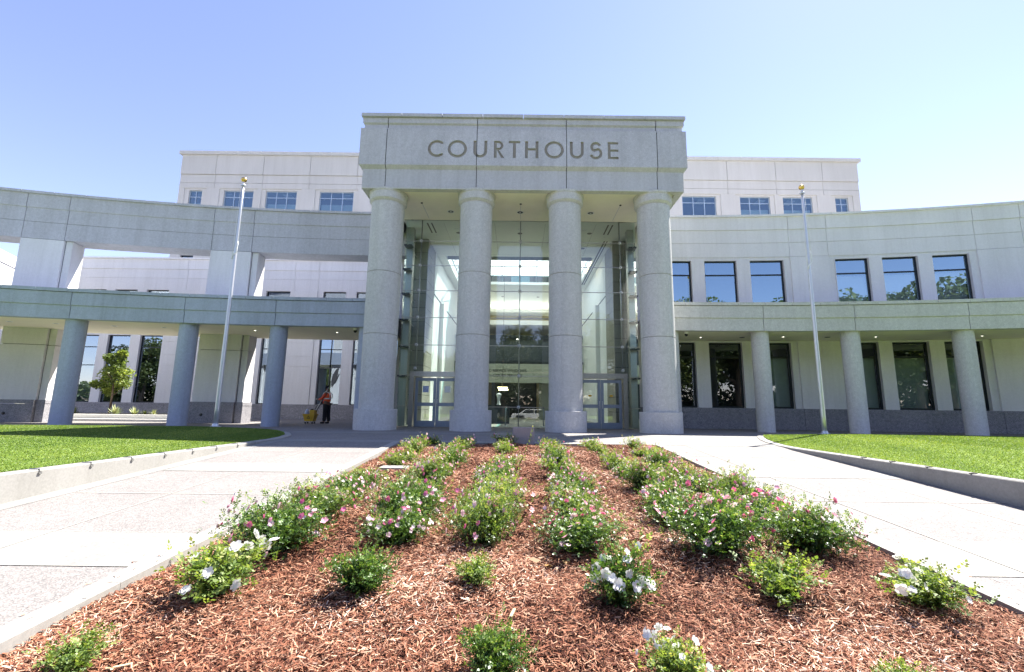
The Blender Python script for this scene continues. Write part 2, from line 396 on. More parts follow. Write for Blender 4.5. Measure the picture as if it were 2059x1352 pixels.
# roof and back of the wing
sweep(mb, PW, -1.2, S1, [(-.5, 11.0), (-14, 11.0), (-14, 10.8), (-.5, 10.8)], 'stone_warm')
mb.face([PW(-1.2, .04, 0), PW(-1.2, -14, 0), PW(-1.2, -14, 11.3), PW(-1.2, .04, 11.3)], 'stone_warm')
mb.build('wall', rw)
mb = MB(); s = -1.2; j = .9
while s < S1:
    sweep(mb, PW, s, min(s + 1.36, S1), [(.14, 11.385), (.14, 11.5), (-.55, 11.5), (-.55, 11.385)], 'stone_warm'); s += 1.375
mb.build('coping', rw)
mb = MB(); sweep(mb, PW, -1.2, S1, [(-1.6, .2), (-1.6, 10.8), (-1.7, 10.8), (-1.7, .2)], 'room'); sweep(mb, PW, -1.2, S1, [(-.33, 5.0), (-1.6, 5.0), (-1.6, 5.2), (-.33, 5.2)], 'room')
mb.build('dark_interior', rw)
for i, (a, b) in enumerate(WIN_S):
    window(PW, a, b, 1.06, 4.46, rw, 'glass_low', 'frame_dark', (3.70,), blind=(None, None, 'blind2', 'blind2', 'blind2', 'blind2', 'blind2', 'blind2')[i], blind_top=3.7, fw=.09, depth=.24)
    window(PW, a, b, 5.85, 8.95, rw, 'glass_up', 'frame_dark', (8.17,), blind=(None, None, None, 'blind', 'blind', 'blind', None, 'blind')[i], blind_top=8.1, fw=.07, depth=.2)

def canopy(sgn, s1, joints, cols, label_c, where, colmat, stonem):
    base = arcpath(7 * sgn, -46, 66)
    P = (lambda s, o, z: base(s, o, z)) if sgn > 0 else (lambda s, o, z: base(-s, o, z))
    Pb0 = arcpath(7 * sgn, -52, 75.4)
    Pb = (lambda s, o, z: Pb0(s, o, z)) if sgn > 0 else (lambda s, o, z: Pb0(-s, o, z))
    t = thing('colonnade_canopy', P(8, 0, 0), label_c, 'canopy')
    mb = MB(); js = [-.6] + joints + [s1]
    pr = [(0, 4.5), (0, 5.06), (.05, 5.09), (.05, 5.64), (-.3, 5.64), (-.3, 4.5)]
    for a, b in zip(js[:-1], js[1:]): sweep(mb, P, a + .012, b - .012, pr, stonem)
    sweep(mb, P, js[0], s1, [(-.03, 4.52), (-.03, 5.6), (-.28, 5.6), (-.28, 4.52)], 'dark')
    mb.build('fascia', t)
    mb = MB(); s = -.6; k = 0
    while s < s1:
        sweep(mb, P, s + .008, s + 1.19 - .008, [(.1, 5.66), (.1, 5.8), (-.45, 5.8), (-.45, 5.66)], stonem); s += 1.19
    mb.build('coping', t)
    # ceiling slab between the front arc and the wall / pillar back arc
    mb = MB(); n = 26
    bo = -.001 if sgn > 0 else -1.15
    for i in range(n):
        u0, u1 = -.6 + (s1 + .6) * i / n, -.6 + (s1 + .6) * (i + 1) / n
        A, B = P(u0, -.3, 4.53), P(u1, -.3, 4.53)
        def back(pt):
            x = pt[0]; cx = 7 * sgn; r = 75.4 - bo; y = -52 + sqrt(r * r - (x - cx) ** 2); return (x, y, pt[2])
        C, D = back(B), back(A)
        mb.face([A, B, C, D], 'soffit')
        up = lambda q: (q[0], q[1], 5.6)
        mb.face([up(A), up(B), up(C), up(D)], stonem)
        if sgn < 0: mb.face([D, C, up(C), up(D)], stonem)
    mb.build('ceiling', t)
    for s in cols:
        c = P(s, -.48, 0); cb = MB(); cb.lathe([(.37, 0), (.37, 4.525)], colmat, 40, c=(c[0], c[1], 0))
        cb.build('column', t)
    return t, P
rc, PR = canopy(1, 21.5, [4.07, 7.96, 12.42, 16.6], [.02, 4.07, 7.96, 12.42, 16.6], 'curved stone canopy on round columns along the right wing', 'right', 'stone', 'stone')
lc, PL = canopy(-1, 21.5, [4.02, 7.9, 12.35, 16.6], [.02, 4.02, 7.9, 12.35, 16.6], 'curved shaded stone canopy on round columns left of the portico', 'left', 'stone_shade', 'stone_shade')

# left open arcade: curved beam on massive pillars
PA0 = arcpath(-7, -52, 75.4); PA = lambda s, o, z: PA0(-s, o, z)
ar = thing('stone_arcade', (-17, 23, 0), 'tall curved stone beam carried by massive pillars, open to the sky, left of the portico', 'arcade')
mb = MB()
pb = groove([(0, 9.05), (0, 10.64), (.05, 10.67), (.05, 11.37), (-1.15, 11.37), (-1.15, 9.05)], [9.92])
js = [-1.0, 7.42, 9.45, 16.2, 18.0, 25.0, 26.8, 31]
for a, b in zip(js[:-1], js[1:]): sweep(mb, PA, a + .012, b - .012, pb, 'stone_cool')
sweep(mb, PA, -1, 31, [(-.035, 9.09), (-.035, 11.33), (-1.1, 11.33), (-1.1, 9.09)], 'dark')
mb.build('beam', ar)
mb = MB(); s = -1.
while s < 31: sweep(mb, PA, s + .008, s + 1.367, [(.14, 11.375), (.14, 11.5), (-1.25, 11.5), (-1.25, 11.375)], 'stone_cool'); s += 1.375
mb.build('coping', ar)
for a, b in ((7.42, 9.45), (16.2, 18.0), (25.0, 26.8)):
    mb = MB()
    for z0, z1 in ((1.06, 3.70), (3.725, 9.03)):
        sweep(mb, PA, a, b, [(0, z0), (0, z1), (-1.05, z1), (-1.05, z0)], 'stone_warm', 5)
        sweep(mb, PA, a - .32, a - .03, [(-.12, z0), (-.12, z1), (-.93, z1), (-.93, z0)], 'stone_warm', 5)
    sweep(mb, PA, a - .03, b - .03, [(-.14, 1.0), (-.14, 9.04), (-.9, 9.04), (-.9, 1.0)], 'dark', 5)
    for z0, z1 in ((0, .86), (.885, 1.06)):
        sweep(mb, PA, a, b + .06, [(.08, z0), (.08, z1), (-1.12, z1), (-1.12, z0)], 'granite', 5)
        sweep(mb, PA, a - .38, a - .03, [(-.04, z0), (-.04, z1), (-1.0, z1), (-1.0, z0)], 'granite', 5)
    mb.build('pillar', ar)
for s in (8.9, 17.3):
    mb = MB(); c = PA(s, .09, .42); mb.tube([(c[0], c[1] - .012, c[2]), (c[0], c[1] + .02, c[2])], .07, 'black', 14); mb.build('drain_outlet', ar)

# far sunlit end of the ring, seen through the arcade at the left edge
fe = thing('stone_beam', (-35, 28, 0), 'sunlit pale stone beam seen through the arcade at the far left edge', 'beam')
mb = MB(); facade(mb, lambda s, o, z: (-34.0 - s * .43 + o * .9, 25.5 + s * .9 + o * .43, z), (-4, 10), (9.0, 11.4), [(-4, 10, 9.8, 9.83, .03, None), (-4, 10, 10.6, 11.4, -.06, None)], 'stone_warm', 3)
mb.face([(-32.3, 21.9, 9), (-38.3, 34.5, 9), (-39.4, 34.0, 9), (-33.4, 21.4, 9)], 'soffit'); mb.face([(-32.3, 21.9, 11.4), (-38.3, 34.5, 11.4), (-39.4, 34.0, 11.4), (-33.4, 21.4, 11.4)], 'stone_warm'); mb.build('wall', fe)
mb = MB(); mb.box(-39.6, -38.4, 33.2, 34.6, 0, 8.99, 'stone_warm'); mb.build('pillar', fe)

# left rear wing (straight)
YB = 31.6
lb = thing('courthouse_rear_wing', (-19, YB, 0), 'flat fronted stone wing behind the left arcade with tall windows', 'building')
PB = straight(YB)
mb = MB()
WA = [(-31.6, -29.95), (-29.3, -27.7), (-27.0, -25.4)]; WB = [(-18.35, -16.6), (-14.2, -12.55), (-11.8, -10.1), (-9.4, -7.8)]
rects = [(-40, 0, 9.95, 9.98, .03, None), (-40, 0, 10.65, 11.38, -.06, None)]
for x in (-24.2, -16.35, -14.6, -33, -21.5): rects.append((x - .012, x + .012, 1, 11.38, .03, None))
for a, b in ((-25.2, -21.7), (-16.35, -14.6)):
    rects += [(a, b, 1.0, 9.1, -.05, None)] + [(a, b, z, z + .025, -.01, None) for z in (3.6, 4.35, 5.3)]
for a, b in WA + WB + [(-22.9 + 1.5, -19.9)]:
    rects += [(a, b, 1.0, 5.75, 'h', None), (a, b, 6.5, 9.1, 'h', None)]
rects += [(-40, 0, 0, .82, -.08, 'granite'), (-40, 0, .82, .85, -.04, 'granite'), (-40, 0, .85, 1.0, -.08, 'granite')]
facade(mb, PB, (-34.3, -6.), (0, 11.38), rects, 'stone_warm', 60)
mb.face([(-34.3, YB, 0), (-34.3, 41, 0), (-34.3, 41, 11.4), (-34.3, YB, 11.4)], 'stone_warm'); mb.face([(-34.3, YB + .3, 11.1), (-6, YB + .3, 11.1), (-6, 42, 11.1), (-34.3, 42, 11.1)], 'stone_warm')
mb.build('wall', lb)
mb = MB(); x = -34.35
while x < -6: mb.box(x + .008, x + 1.37, YB - .18, YB + .4, 11.385, 11.5, 'stone_warm'); x += 1.375
mb.build('coping', lb)
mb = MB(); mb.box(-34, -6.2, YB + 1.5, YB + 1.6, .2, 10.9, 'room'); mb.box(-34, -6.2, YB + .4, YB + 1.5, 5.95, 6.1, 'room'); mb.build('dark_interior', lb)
for i, (a, b) in enumerate(WA + [(-21.4, -19.9)] + WB):
    two = i > 3
    w = window(PB, a, b, 1.0, 5.75, lb, 'glass_rw', 'frame_dark' if not two else 'frame_mid', (4.9, 3.6) if two or i == 0 else (4.9,), ((a + b) / 2,) if two else (), blind='blind2' if i in (0, 6, 7) else None, blind_top=3.6)
    if i == 6:   # tenant lettering on the glass
        cu = bpy.data.curves.new('lettering', 'FONT'); cu.body = 'A'; cu.size = .34; cu.extrude = .002
        tmp = bpy.data.objects.new('tmp', cu); COL.objects.link(tmp); bpy.context.view_layer.update()
        me = bpy.data.meshes.new_from_object(tmp.evaluated_get(bpy.context.evaluated_depsgraph_get())); bpy.data.objects.remove(tmp)
        me.transform(Matrix.Translation((-11.6, YB + .16, 2.75)) @ Matrix.Rotation(pi / 2, 4, 'X') ); me.transform(Matrix.Translation(-abs_loc(lb)))
        me.materials.append(M['wletter']); o = bpy.data.objects.new('window_lettering', me); COL.objects.link(o); o.parent = w
    window(PB, a, b, 6.5, 9.1, lb, 'glass_rw', 'frame_dark', (8.2,))
mb = MB()  # dark leaf shaped emblem hanging inside the middle glass
pts = [(0, 0), (.16, .28), (.30, .62), (.34, 1.0), (.40, 1.42), (.18, 1.22), (.0, .86), (-.08, .42)]
mb.face([(-13.15 + x, YB + .16, 2.2 + z) for x, z in pts], 'frame_mid'); mb.face([(-13.15 + x, YB + .17, 2.2 + z) for x, z in pts], 'frame_mid')
mb.tube([(-12.95, YB + .15, 2.5), (-12.7, YB + .15, 3.15)], .02, 'frame_mid'); mb.build('leaf_shaped_sign', lb)

# tall rear block
YR = 42.
rb = thing('courthouse_tower_block', (0, YR, 0), 'tall pale stone block rising behind with a row of gridded windows under its roof', 'building')
PRr = straight(YR); mb = MB()
RW = [(-33.2, -31.9, 2), (-29.7, -26.75, 3), (-25.5, -22.4, 3), (-20.1, -16.7, 3), (-14.2, -11.2, 3), (-9, -6, 3), (-3.8, -.8, 3), (1, 4, 3), (6, 9, 3), (11, 14, 3), (16.2, 19.6, 3), (22., 25.0, 3), (26.3, 29.25, 3), (31.55, 32.85, 2)]
rects = [(-40, 40, 23.75, 23.79, .04, None), (-40, 40, 22.85, 22.9, .05, None), (-40, 40, 23.79, 25.85, -.1, None), (-40, 40, 22.35, 22.85, -.02, None)]
for x in (-30.7, -25.9, -21.2, -16.4, 16.2, 20.8, 25.7, 30.4): rects.append((x - .02, x + .02, 22.3, 25.9, .04, None))
for a, b, k in RW:
    rects += [(a - .45, b + .45, 19.2, 22.3, .08, None)]
for a, b, k in RW: rects += [(a, b, 19.45, 22.12, 'h', None), (a, b, 12.6, 15.3, 'h', None)]
facade(mb, PRr, (-34.2, 34.0), (10, 26.0), rects, 'stone_rear', 80)
for x in (-34.2, 34.0): mb.face([(x, YR, 0), (x, YR + 18, 0), (x, YR + 18, 26), (x, YR, 26)], 'stone_rear')
mb.face([(-34.2, YR + .3, 25.6), (34, YR + .3, 25.6), (34, YR + 18, 25.6), (-34.2, YR + 18, 25.6)], 'stone_rear')
mb.face([(-34.2, YR + 18, 0), (34, YR + 18, 0), (34, YR + 18, 26), (-34.2, YR + 18, 26)], 'stone_rear')
mb.face([(-34.2, YR, 0), (-6.6, YR, 0), (-6.6, YR, 10), (-34.2, YR, 10)], 'stone_rear'); mb.face([(34, YR, 0), (6.6, YR, 0), (6.6, YR, 10), (34, YR, 10)], 'stone_rear')
mb.build('wall', rb)
mb = MB(); x = -34.45
while x < 34.1: mb.box(x + .012, min(x + 1.17, 34.3), YR - .3, YR + .5, 25.86, 26.2, 'stone_rear'); x += 1.18
mb.build('coping', rb)
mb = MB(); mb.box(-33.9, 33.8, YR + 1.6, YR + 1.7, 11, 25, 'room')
for k in range(0, 68, 3): mb.box(-33 + k, -32.2 + k, YR + .5, YR + 1.5, 21.9, 21.95, 'blind')
mb.box(-33.9, 33.8, YR + .5, YR + 1.6, 22.2, 22.3, 'blind2'); mb.build('dark_interior', rb)
for i, (a, b, k) in enumerate(RW):
    ml = tuple(a + (b - a) * q / k for q in range(1, k))
    window(PRr, a, b, 19.45, 22.12, rb, 'glass_rear', 'frame_light', (21.45,), ml, fw=.08, depth=.25, blind='blind2' if i % 3 != 1 else None, blind_top=20.9)
    if i < 4 or i > 9: window(PRr, a, b, 12.6, 15.3, rb, 'glass_rear', 'frame_dark', (), ml, fw=.08, depth=.25)

# ------------------------------------------------------------------ entrance portico
po = thing('entrance_portico', (0, 18.75, 0), 'tall stone entrance portico with four round columns and engraved frieze', 'portico')
YF = 18.0
ZS = 10.25
OX0, OX1 = -6.83, 7.03
JX = [-5.83, -1.91, 1.98, 5.9]
# profile of the entablature: (out, z)
EP = [(0, ZS), (0, 11.08), (.15, 11.22), (.15, 12.93), (.03, 12.93), (.03, 13.16), (.1, 13.22), (.1, 13.46)]
def ent_pt(x, o, z): return (x, YF - o, z)
mb = MB()
segs = [OX0] + JX + [OX1]
# the main band in front is cut out for the lettering, so it is left out of the sweep between the first and last joint
for i, (a, b) in enumerate(zip(segs[:-1], segs[1:])):
    a2 = a + .014 if i else a; b2 = b - .014 if i < len(segs) - 2 else b
    for (o0, z0), (o1, z1) in zip(EP[:-1], EP[1:]):
        if 0 < i < 4 and abs(z0 - 11.22) < 1e-6: continue
        xa0, xa1 = (a2 - o0, a2 - o1) if i == 0 else (a2, a2)
        xb0, xb1 = (b2 + o0, b2 + o1) if i == len(segs) - 2 else (b2, b2)
        mb.face([(xa0, YF - o0, z0), (xb0, YF - o0, z0), (xb1, YF - o1, z1), (xa1, YF - o1, z1)], 'stone_cool')
for sx, X in ((-1, OX0), (1, OX1)):
    for ya, yb in ((0, 3.9), (3.93, 9.5)):
        for (o0, z0), (o1, z1) in zip(EP[:-1], EP[1:]):
            y0a = YF + ya - (o0 if ya == 0 else 0); y0b = YF + ya - (o1 if ya == 0 else 0)
            mb.face([(X + sx * o0, y0a, z0), (X + sx * o0, YF + yb, z0), (X + sx * o1, YF + yb, z1), (X + sx * o1, y0b, z1)], 'stone_cool')
mb.box(OX0 + .05, OX1 - .05, YF + .05, YF + .5, ZS + .1, 13.44, 'dark')
mb.box(OX0 + .05, OX0 + .5, YF + .5, YF + 9.5, ZS + .1, 13.44, 'stone_cool'); mb.box(OX1 - .5, OX1 - .05, YF + .5, YF + 9.5, ZS + .1, 13.44, 'stone_cool')
mb.face([(OX0, YF + 9.5, ZS), (OX1, YF + 9.5, ZS), (OX1, YF + 9.5, 13.46), (OX0, YF + 9.5, 13.46)], 'stone_cool')
# lip round the soffit
for a in ((OX0, OX1, YF, YF + .3), (OX0, OX0 + .3, YF + .3, 27.4), (OX1 - .3, OX1, YF + .3, 27.4)):
    mb.box(a[0], a[1], a[2], a[3], ZS - .06, ZS + .004, 'stone')
mb.build('entablature', po)
mb = MB(); x = OX0 - .16
while x < OX1 + .1:
    mb.box(x + .008, min(x + 1.76, OX1 + .18), YF - .2, YF + .4, 13.47, 13.62, 'stone_cool'); x += 1.772
for X0, X1 in ((OX0 - .16, OX0 + .4), (OX1 - .4, OX1 + .18)):
    y = YF + .41
    while y < 27: mb.box(X0, X1, y, min(y + 1.76, 27.6), 13.47, 13.62, 'stone_cool'); y += 1.772
mb.build('coping', po)
mb = MB(); mb.box(OX0 + .4, OX1 - .4, YF + .5, 27.5, 13.2, 13.3, 'stone'); mb.build('roof', po)

# engraved lettering: front slab is a filled outline with the letters cut out
YL = YF - .15
def ringpts(cx, cz, rx, rz, a0, a1, n):
    return [(cx + rx * cos(a0 + (a1 - a0) * i / n), cz + rz * sin(a0 + (a1 - a0) * i / n)) for i in range(n + 1)]
Z0L, Z1L = 11.58, 12.38; HL = Z1L - Z0L; ZC = (Z0L + Z1L) / 2; WL = .125
def letC(x0, w):
    r = HL / 2; cx = x0 + r; a = radians(50)
    o = ringpts(cx, ZC, r, r, a, 2 * pi - a, 40); i_ = ringpts(cx, ZC, r - WL, r - WL, 2 * pi - a * 1.05, a * 1.05, 40)
    return [o + [(o[-1][0], i_[0][1])] + i_ + [(o[0][0], i_[-1][1])]]
def letO(x0, w):
    r = HL / 2 + .01; cx = x0 + w / 2; return [ringpts(cx, ZC, w / 2, r, 0, 2 * pi, 48)[:-1], ringpts(cx, ZC, w / 2 - WL, r - WL, 0, 2 * pi, 48)[:-1]]
def letU(x0, w):
    r = w / 2; zb = Z0L + r
    return [[(x0, Z1L)] + ringpts(x0 + r, zb, r, r, pi, 2 * pi, 24) + [(x0 + w, Z1L), (x0 + w - WL, Z1L)] + ringpts(x0 + r, zb, r - WL, r - WL, 2 * pi, pi, 24) + [(x0 + WL, Z1L)]]
def letR(x0, w):
    zb = Z1L - .25; r = .225; r = (Z1L - (Z0L + .36)) / 2; zc = Z1L - r; xr = x0 + w - .06 - r
    outer = [(x0, Z0L), (x0, Z1L), (xr, Z1L)] + ringpts(xr, zc, r, r, pi / 2, -pi / 2 + .15, 16) + [(x0 + w, Z0L), (x0 + w - .15, Z0L), (xr - .06, zc - r), (x0 + WL, zc - r), (x0 + WL, Z0L)]
    inner = [(x0 + WL, Z1L - .11), (xr, Z1L - .11)] + ringpts(xr, zc, r - .11, r - .11, pi / 2, -pi / 2, 16) + [(x0 + WL, zc - r + .11)]
    return [outer, inner]
def letT(x0, w):
    c = x0 + w / 2; h = WL / 2; return [[(x0, Z1L), (x0 + w, Z1L), (x0 + w, Z1L - .11), (c + h, Z1L - .11), (c + h, Z0L), (c - h, Z0L), (c - h, Z1L - .11), (x0, Z1L - .11)]]
def letH(x0, w):
    a, b = ZC + .07, ZC - .04; return [[(x0, Z0L), (x0, Z1L), (x0 + WL, Z1L), (x0 + WL, a), (x0 + w - WL, a), (x0 + w - WL, Z1L), (x0 + w, Z1L), (x0 + w, Z0L), (x0 + w - WL, Z0L), (x0 + w - WL, b), (x0 + WL, b), (x0 + WL, Z0L)]]
def letE(x0, w):
    t = .11; return [[(x0, Z0L), (x0, Z1L), (x0 + w, Z1L), (x0 + w, Z1L - t), (x0 + WL, Z1L - t), (x0 + WL, ZC + t / 2), (x0 + w, ZC + t / 2), (x0 + w, ZC - t / 2), (x0 + WL, ZC - t / 2), (x0 + WL, Z0L + t), (x0 + w, Z0L + t), (x0 + w, Z0L)]]
def letS(x0, w):
    # centre line, then offset to both sides
    ru = .185; rl = .225; cx = x0 + w / 2; h = WL / 2
    up = ringpts(cx, Z1L - h - ru + .0, ru, ru, radians(20), radians(240), 16)
    lo = ringpts(cx - .01, Z0L + h + rl - .02, rl, rl, radians(58), -radians(160), 18)
    c = up + lo; L = []; Rr = []
    for i in range(len(c)):
        a = c[max(i - 1, 0)]; b = c[min(i + 1, len(c) - 1)]; dx, dz = b[0] - a[0], b[1] - a[1]; q = sqrt(dx * dx + dz * dz); nx, nz = -dz / q, dx / q
        L.append((c[i][0] + nx * h, c[i][1] + nz * h)); Rr.append((c[i][0] - nx * h, c[i][1] - nz * h))
    return [L + Rr[::-1]]
LET = [(letC, -4.03, .66), (letO, -3.17, .84), (letU, -2.06, .60), (letR, -1.17, .47), (letT, -.53, .5), (letH, .18, .58), (letO, 1.02, .84), (letU, 2.12, .60), (letS, 3.0, .5), (letE, 3.76, .46)]
holes = []
for f, x, w in LET: holes += f(x, w)
cu = bpy.data.curves.new('slab', 'CURVE'); cu.dimensions = '2D'; cu.fill_mode = 'BOTH'; cu.extrude = .03
def spl(pts):
    sp = cu.splines.new('POLY'); sp.points.add(len(pts) - 1)
    for p, (x, z) in zip(sp.points, pts): p.co = (x, z, 0, 1)
    sp.use_cyclic_u = True
za, zb = 11.22, 12.93
spl([(JX[0] + .014, za), (JX[3] - .014, za), (JX[3] - .014, zb), (JX[0] + .014, zb)])
for h in holes: spl(h)
tmp = bpy.data.objects.new('tmp', cu); COL.objects.link(tmp); bpy.context.view_layer.update()
me = bpy.data.meshes.new_from_object(tmp.evaluated_get(bpy.context.evaluated_depsgraph_get())); bpy.data.objects.remove(tmp)
me.transform(Matrix.Translation((0, YL + .03, 0)) @ Matrix.Rotation(pi / 2, 4, 'X')); me.transform(Matrix.Translation(-po.location))
me.materials.clear(); me.materials.append(M['stone_cool']); 
for p in me.polygons: p.material_index = 0; p.use_smooth = False
o = bpy.data.objects.new('frieze_panel', me); COL.objects.link(o); o.parent = po
mb = MB(); mb.box(JX[0] + .02, JX[3] - .02, YL + .062, YL + .12, za + .01, zb - .01, 'engrave')
mb.build('engraved_ground', po)
mb = MB()
for x in JX[1:3]: mb.box(x - .014, x + .014, YL - .002, YL + .03, za, zb, 'dark')
mb.build('panel_joint', po)

# soffit over the columns and hall ceiling (with the skylight opening)
SKX, SKY0, SKY1 = 4.6, 26.8, 33.2
mb = MB()
mb.face([(OX0 + .3, YF + .3, ZS), (OX1 - .3, YF + .3, ZS), (OX1 - .3, 21.38, ZS), (OX0 + .3, 21.38, ZS)], 'soffit')
for x in (-4.55, 0.02, 4.63): mb.box(x - .012, x + .012, 19.6, 21.2, ZS - .004, ZS + .01, 'stone')
mb.build('soffit', po)
CX = [-5.86, -1.94, 1.98, 5.9]
for x in CX:
    e = bpy.data.objects.new('column', None); COL.objects.link(e); e.parent = po; e.location = (x, 0, 0)
    b = MB(); b.lathe([(.86, 0), (.86, .82), (.85, .835), (.71, .835)], 'stone', 64); b.lathe([(.0, 0), (.86, 0)], 'stone', 32); b.build('base', e, off=(0, 0, 0))
    b = MB()
    for z0, z1 in ((.83, 3.893), (3.911, 6.559), (6.577, 9.72)): b.lathe([(.69, z0), (.705, z0 + .01), (.705, z1 - .01), (.69, z1)], 'stone', 64)
    b.lathe([(.688, .85), (.688, 9.7)], 'engrave', 48); b.build('shaft', e, off=(0, 0, 0))
    b = MB(); b.lathe([(.705, 9.72), (.73, 9.75), (.80, 9.82), (.80, 10.12), (.83, 10.16), (.83, ZS - .002)], 'stone', 64); b.build('capital', e, off=(0, 0, 0))
for x in (-3.34, 0, 3.39):
    b = MB(); c = (x, 20.35, 0)
    b.lathe([(.17, ZS - .012), (.14, ZS - .02), (.14, ZS - .006), (0, ZS - .006)], 'whitep', 24, c=c); b.lathe([(.135, ZS - .007), (.06, ZS - .01), (.0, ZS - .01)], 'black', 24, c=c); b.lathe([(.05, ZS - .02), (0, ZS - .025)], 'grille', 12, c=c); b.build('downlight', po)
for x in (-4.55, .02, 4.63):
    b = MB(); b.lathe([(.05, ZS), (.05, ZS - .03), (0, ZS - .05)], 'black', 12, c=(x, 19.46, 0)); b.build('sprinkler', po)

# ------------------------------------------------------------------ glass entrance hall
gh = thing('glass_entrance_hall', (0, 21.4, 0), 'clear glass entrance wall with thin steel rods and a bright skylit hall behind the columns', 'entrance hall')
YG = 21.4
mb = MB()
# ceiling panels around the skylight
for (a, b, c, d) in ((-5.9, 5.98, YG + .03, SKY0), (-5.9, -SKX, SKY0, SKY1), (SKX, 5.98, SKY0, SKY1), (-5.9, 5.98, SKY1, 45)):
    mb.face([(a, c, ZS), (b, c, ZS), (b, d, ZS), (a, d, ZS)], 'ceil')
for x in (-3.9, -2.6, -1.3, 1.3, 2.6, 3.9): mb.box(x - .01, x + .01, YG + .3, SKY0 - .2, ZS - .003, ZS + .01, 'stone')
mb.box(-5.9, 5.98, SKY0 - .35, SKY0 - .33, ZS - .003, ZS + .01, 'stone')
mb.build('ceiling', gh)
mb = MB()   # well of the skylight
mb.face([(-SKX, SKY0, ZS), (-SKX, SKY1, ZS), (-SKX, SKY1, 10.75), (-SKX, SKY0, 10.75)], 'white'); mb.face([(SKX, SKY0, ZS), (SKX, SKY1, ZS), (SKX, SKY1, 10.75), (SKX, SKY0, 10.75)], 'white')
mb.face([(-SKX, SKY0, ZS), (SKX, SKY0, ZS), (SKX, SKY0, 10.75), (-SKX, SKY0, 10.75)], 'white'); mb.face([(-SKX, SKY1, ZS), (SKX, SKY1, ZS), (SKX, SKY1, 10.45), (-SKX, SKY1, 10.45)], 'white')
mb.build('skylight_well', gh)
sk = MB()   # skylight: teal upstand, then a hipped glass roof
zt, zr = 10.95, 12.9; yr0, yr1 = SKY0 + 2.2, SKY1 - 2.2; xr = SKX - 2.2
for n_ in range(-3, 4):
    x = n_ * SKX / 3.5; 
    xt = max(-xr, min(xr, x))
    sk.tube([(x, SKY1, 10.45), (x, SKY1, zt), (xt, yr1, zr)], .035, 'alum', 6); sk.tube([(x, SKY0, 10.75), (x, SKY0, zt), (xt, yr0, zr)], .035, 'alum', 6)
for sx in (-1, 1):
    for y in (28.4, 30, 31.6): sk.tube([(sx * SKX, y, 10.75), (sx * SKX, y, zt), (sx * xr, min(max(y, yr0), yr1), zr)], .035, 'alum', 6)
    for y, yy in ((SKY0, yr0), (SKY1, yr1)): sk.tube([(sx * SKX, y, zt), (sx * xr, yy, zr)], .06, 'alum', 6)
for y in (SKY0, SKY1): sk.tube([(-SKX, y, zt), (SKX, y, zt)], .04, 'alum', 6)
for y in (yr0, yr1): sk.tube([(-xr, y, zr), (xr, y, zr)], .06, 'alum', 6)
skf = sk.build('skylight_frame', gh)
mb = MB(); b0 = [(-SKX, SKY0, zt), (SKX, SKY0, zt), (SKX, SKY1, zt), (-SKX, SKY1, zt)]; t0 = [(-xr, yr0, zr), (xr, yr0, zr), (xr, yr1, zr), (-xr, yr1, zr)]
for k in range(4): mb.face([b0[k], b0[(k + 1) % 4], t0[(k + 1) % 4], t0[k]], 'glass_sky')
mb.face(t0, 'glass_sky'); mb.build('skylight_glass', skf, off=abs_loc(gh))
mb = MB()
for k in range(4):
    a, b = b0[k], b0[(k + 1) % 4]; zz = 10.45 if k == 2 else 10.75
    mb.face([a, b, (b[0], b[1], zz), (a[0], a[1], zz)], 'glass_teal')
mb.build('upstand_glass', skf, off=abs_loc(gh))
# side walls: banded stone piers, then white walls
mb = MB()
for sx in (-1, 1):
    xa, xb = (5.15, 6.0)
    for k in range(13):
        z0 = k * .79; z1 = min(z0 + .77, ZS - .002)
        mb.box(*sorted((sx * xa + .04, sx * xb + .04)), 24.0, 26.2, z0, z1, 'stone_lobby')
    mb.box(*sorted((sx * (xa + .03) + .04, sx * (xb - .03) + .04)), 24.03, 26.17, 0, ZS - .01, 'dark')
mb.build('stone_pier', gh)
mb = MB()
for sx in (-1, 1):
    x = sx * 5.18 + .04
    mb.box(*sorted((x, x + sx * .3)), 26.21, 45, 0, ZS - .004, 'white')
    mb.box(*sorted((x - sx * .25, x - sx * .002)), 28.5, 29.6, 0, 7.6, 'white'); mb.box(*sorted((x - sx * .02, x - sx * .001)), 26.3, 45, 7.62, 7.7, 'frame_mid')
mb.build('side_wall', gh)
mb = MB()
for sx in (-1, 1):   # outer stone flanks and side closure towards the wings
    mb.box(*sorted((sx * 6.1, sx * 6.55)), 24.02, 44.9, 0, 13.1, 'stone')
mb.face([(-6.6, 27.5, ZS + .02), (6.6, 27.5, ZS + .02), (6.6, 27.5, 13.2), (-6.6, 27.5, 13.2)], 'stone') if False else None
mb.build('outer_wall', gh)
mb = MB()   # back wall, mezzanine floors
mb.box(-5.2, 5.25, 45, 45.2, 0, ZS, 'tan')
mb.box(-5.1, 5.2, 39.5, 45, 8.3, 8.7, 'white'); mb.box(-5.1, 5.2, 36.0, 45, 6.5, 6.8, 'room'); mb.box(-5.1, 5.2, 36.3, 36.5, 4.6, 6.5, 'frame_mid')
mb.box(-5.1, 5.2, 35.6, 36.0, 2.9, 4.4, 'band'); mb.box(-5.1, 5.2, 35.75, 36, 4.4, 4.6, 'room'); mb.box(-5.1, 5.2, 36.0, 45, 4.0, 4.3, 'ceil')
mb.box(-5.1, -2.6, 38.5, 39, 0, 3.9, 'room'); mb.box(1.8, 5.2, 38.5, 39, 0, 3.9, 'band'); mb.box(-2.6, 1.8, 44, 44.2, 0, 3.9, 'room')
mb.build('mezzanine', gh)
M['hall_fill'] = plain('added_fill_strip', (1, .97, .88), .5, emit=3.2)  # glowing strips added out of view to brighten the hall, not real lamps
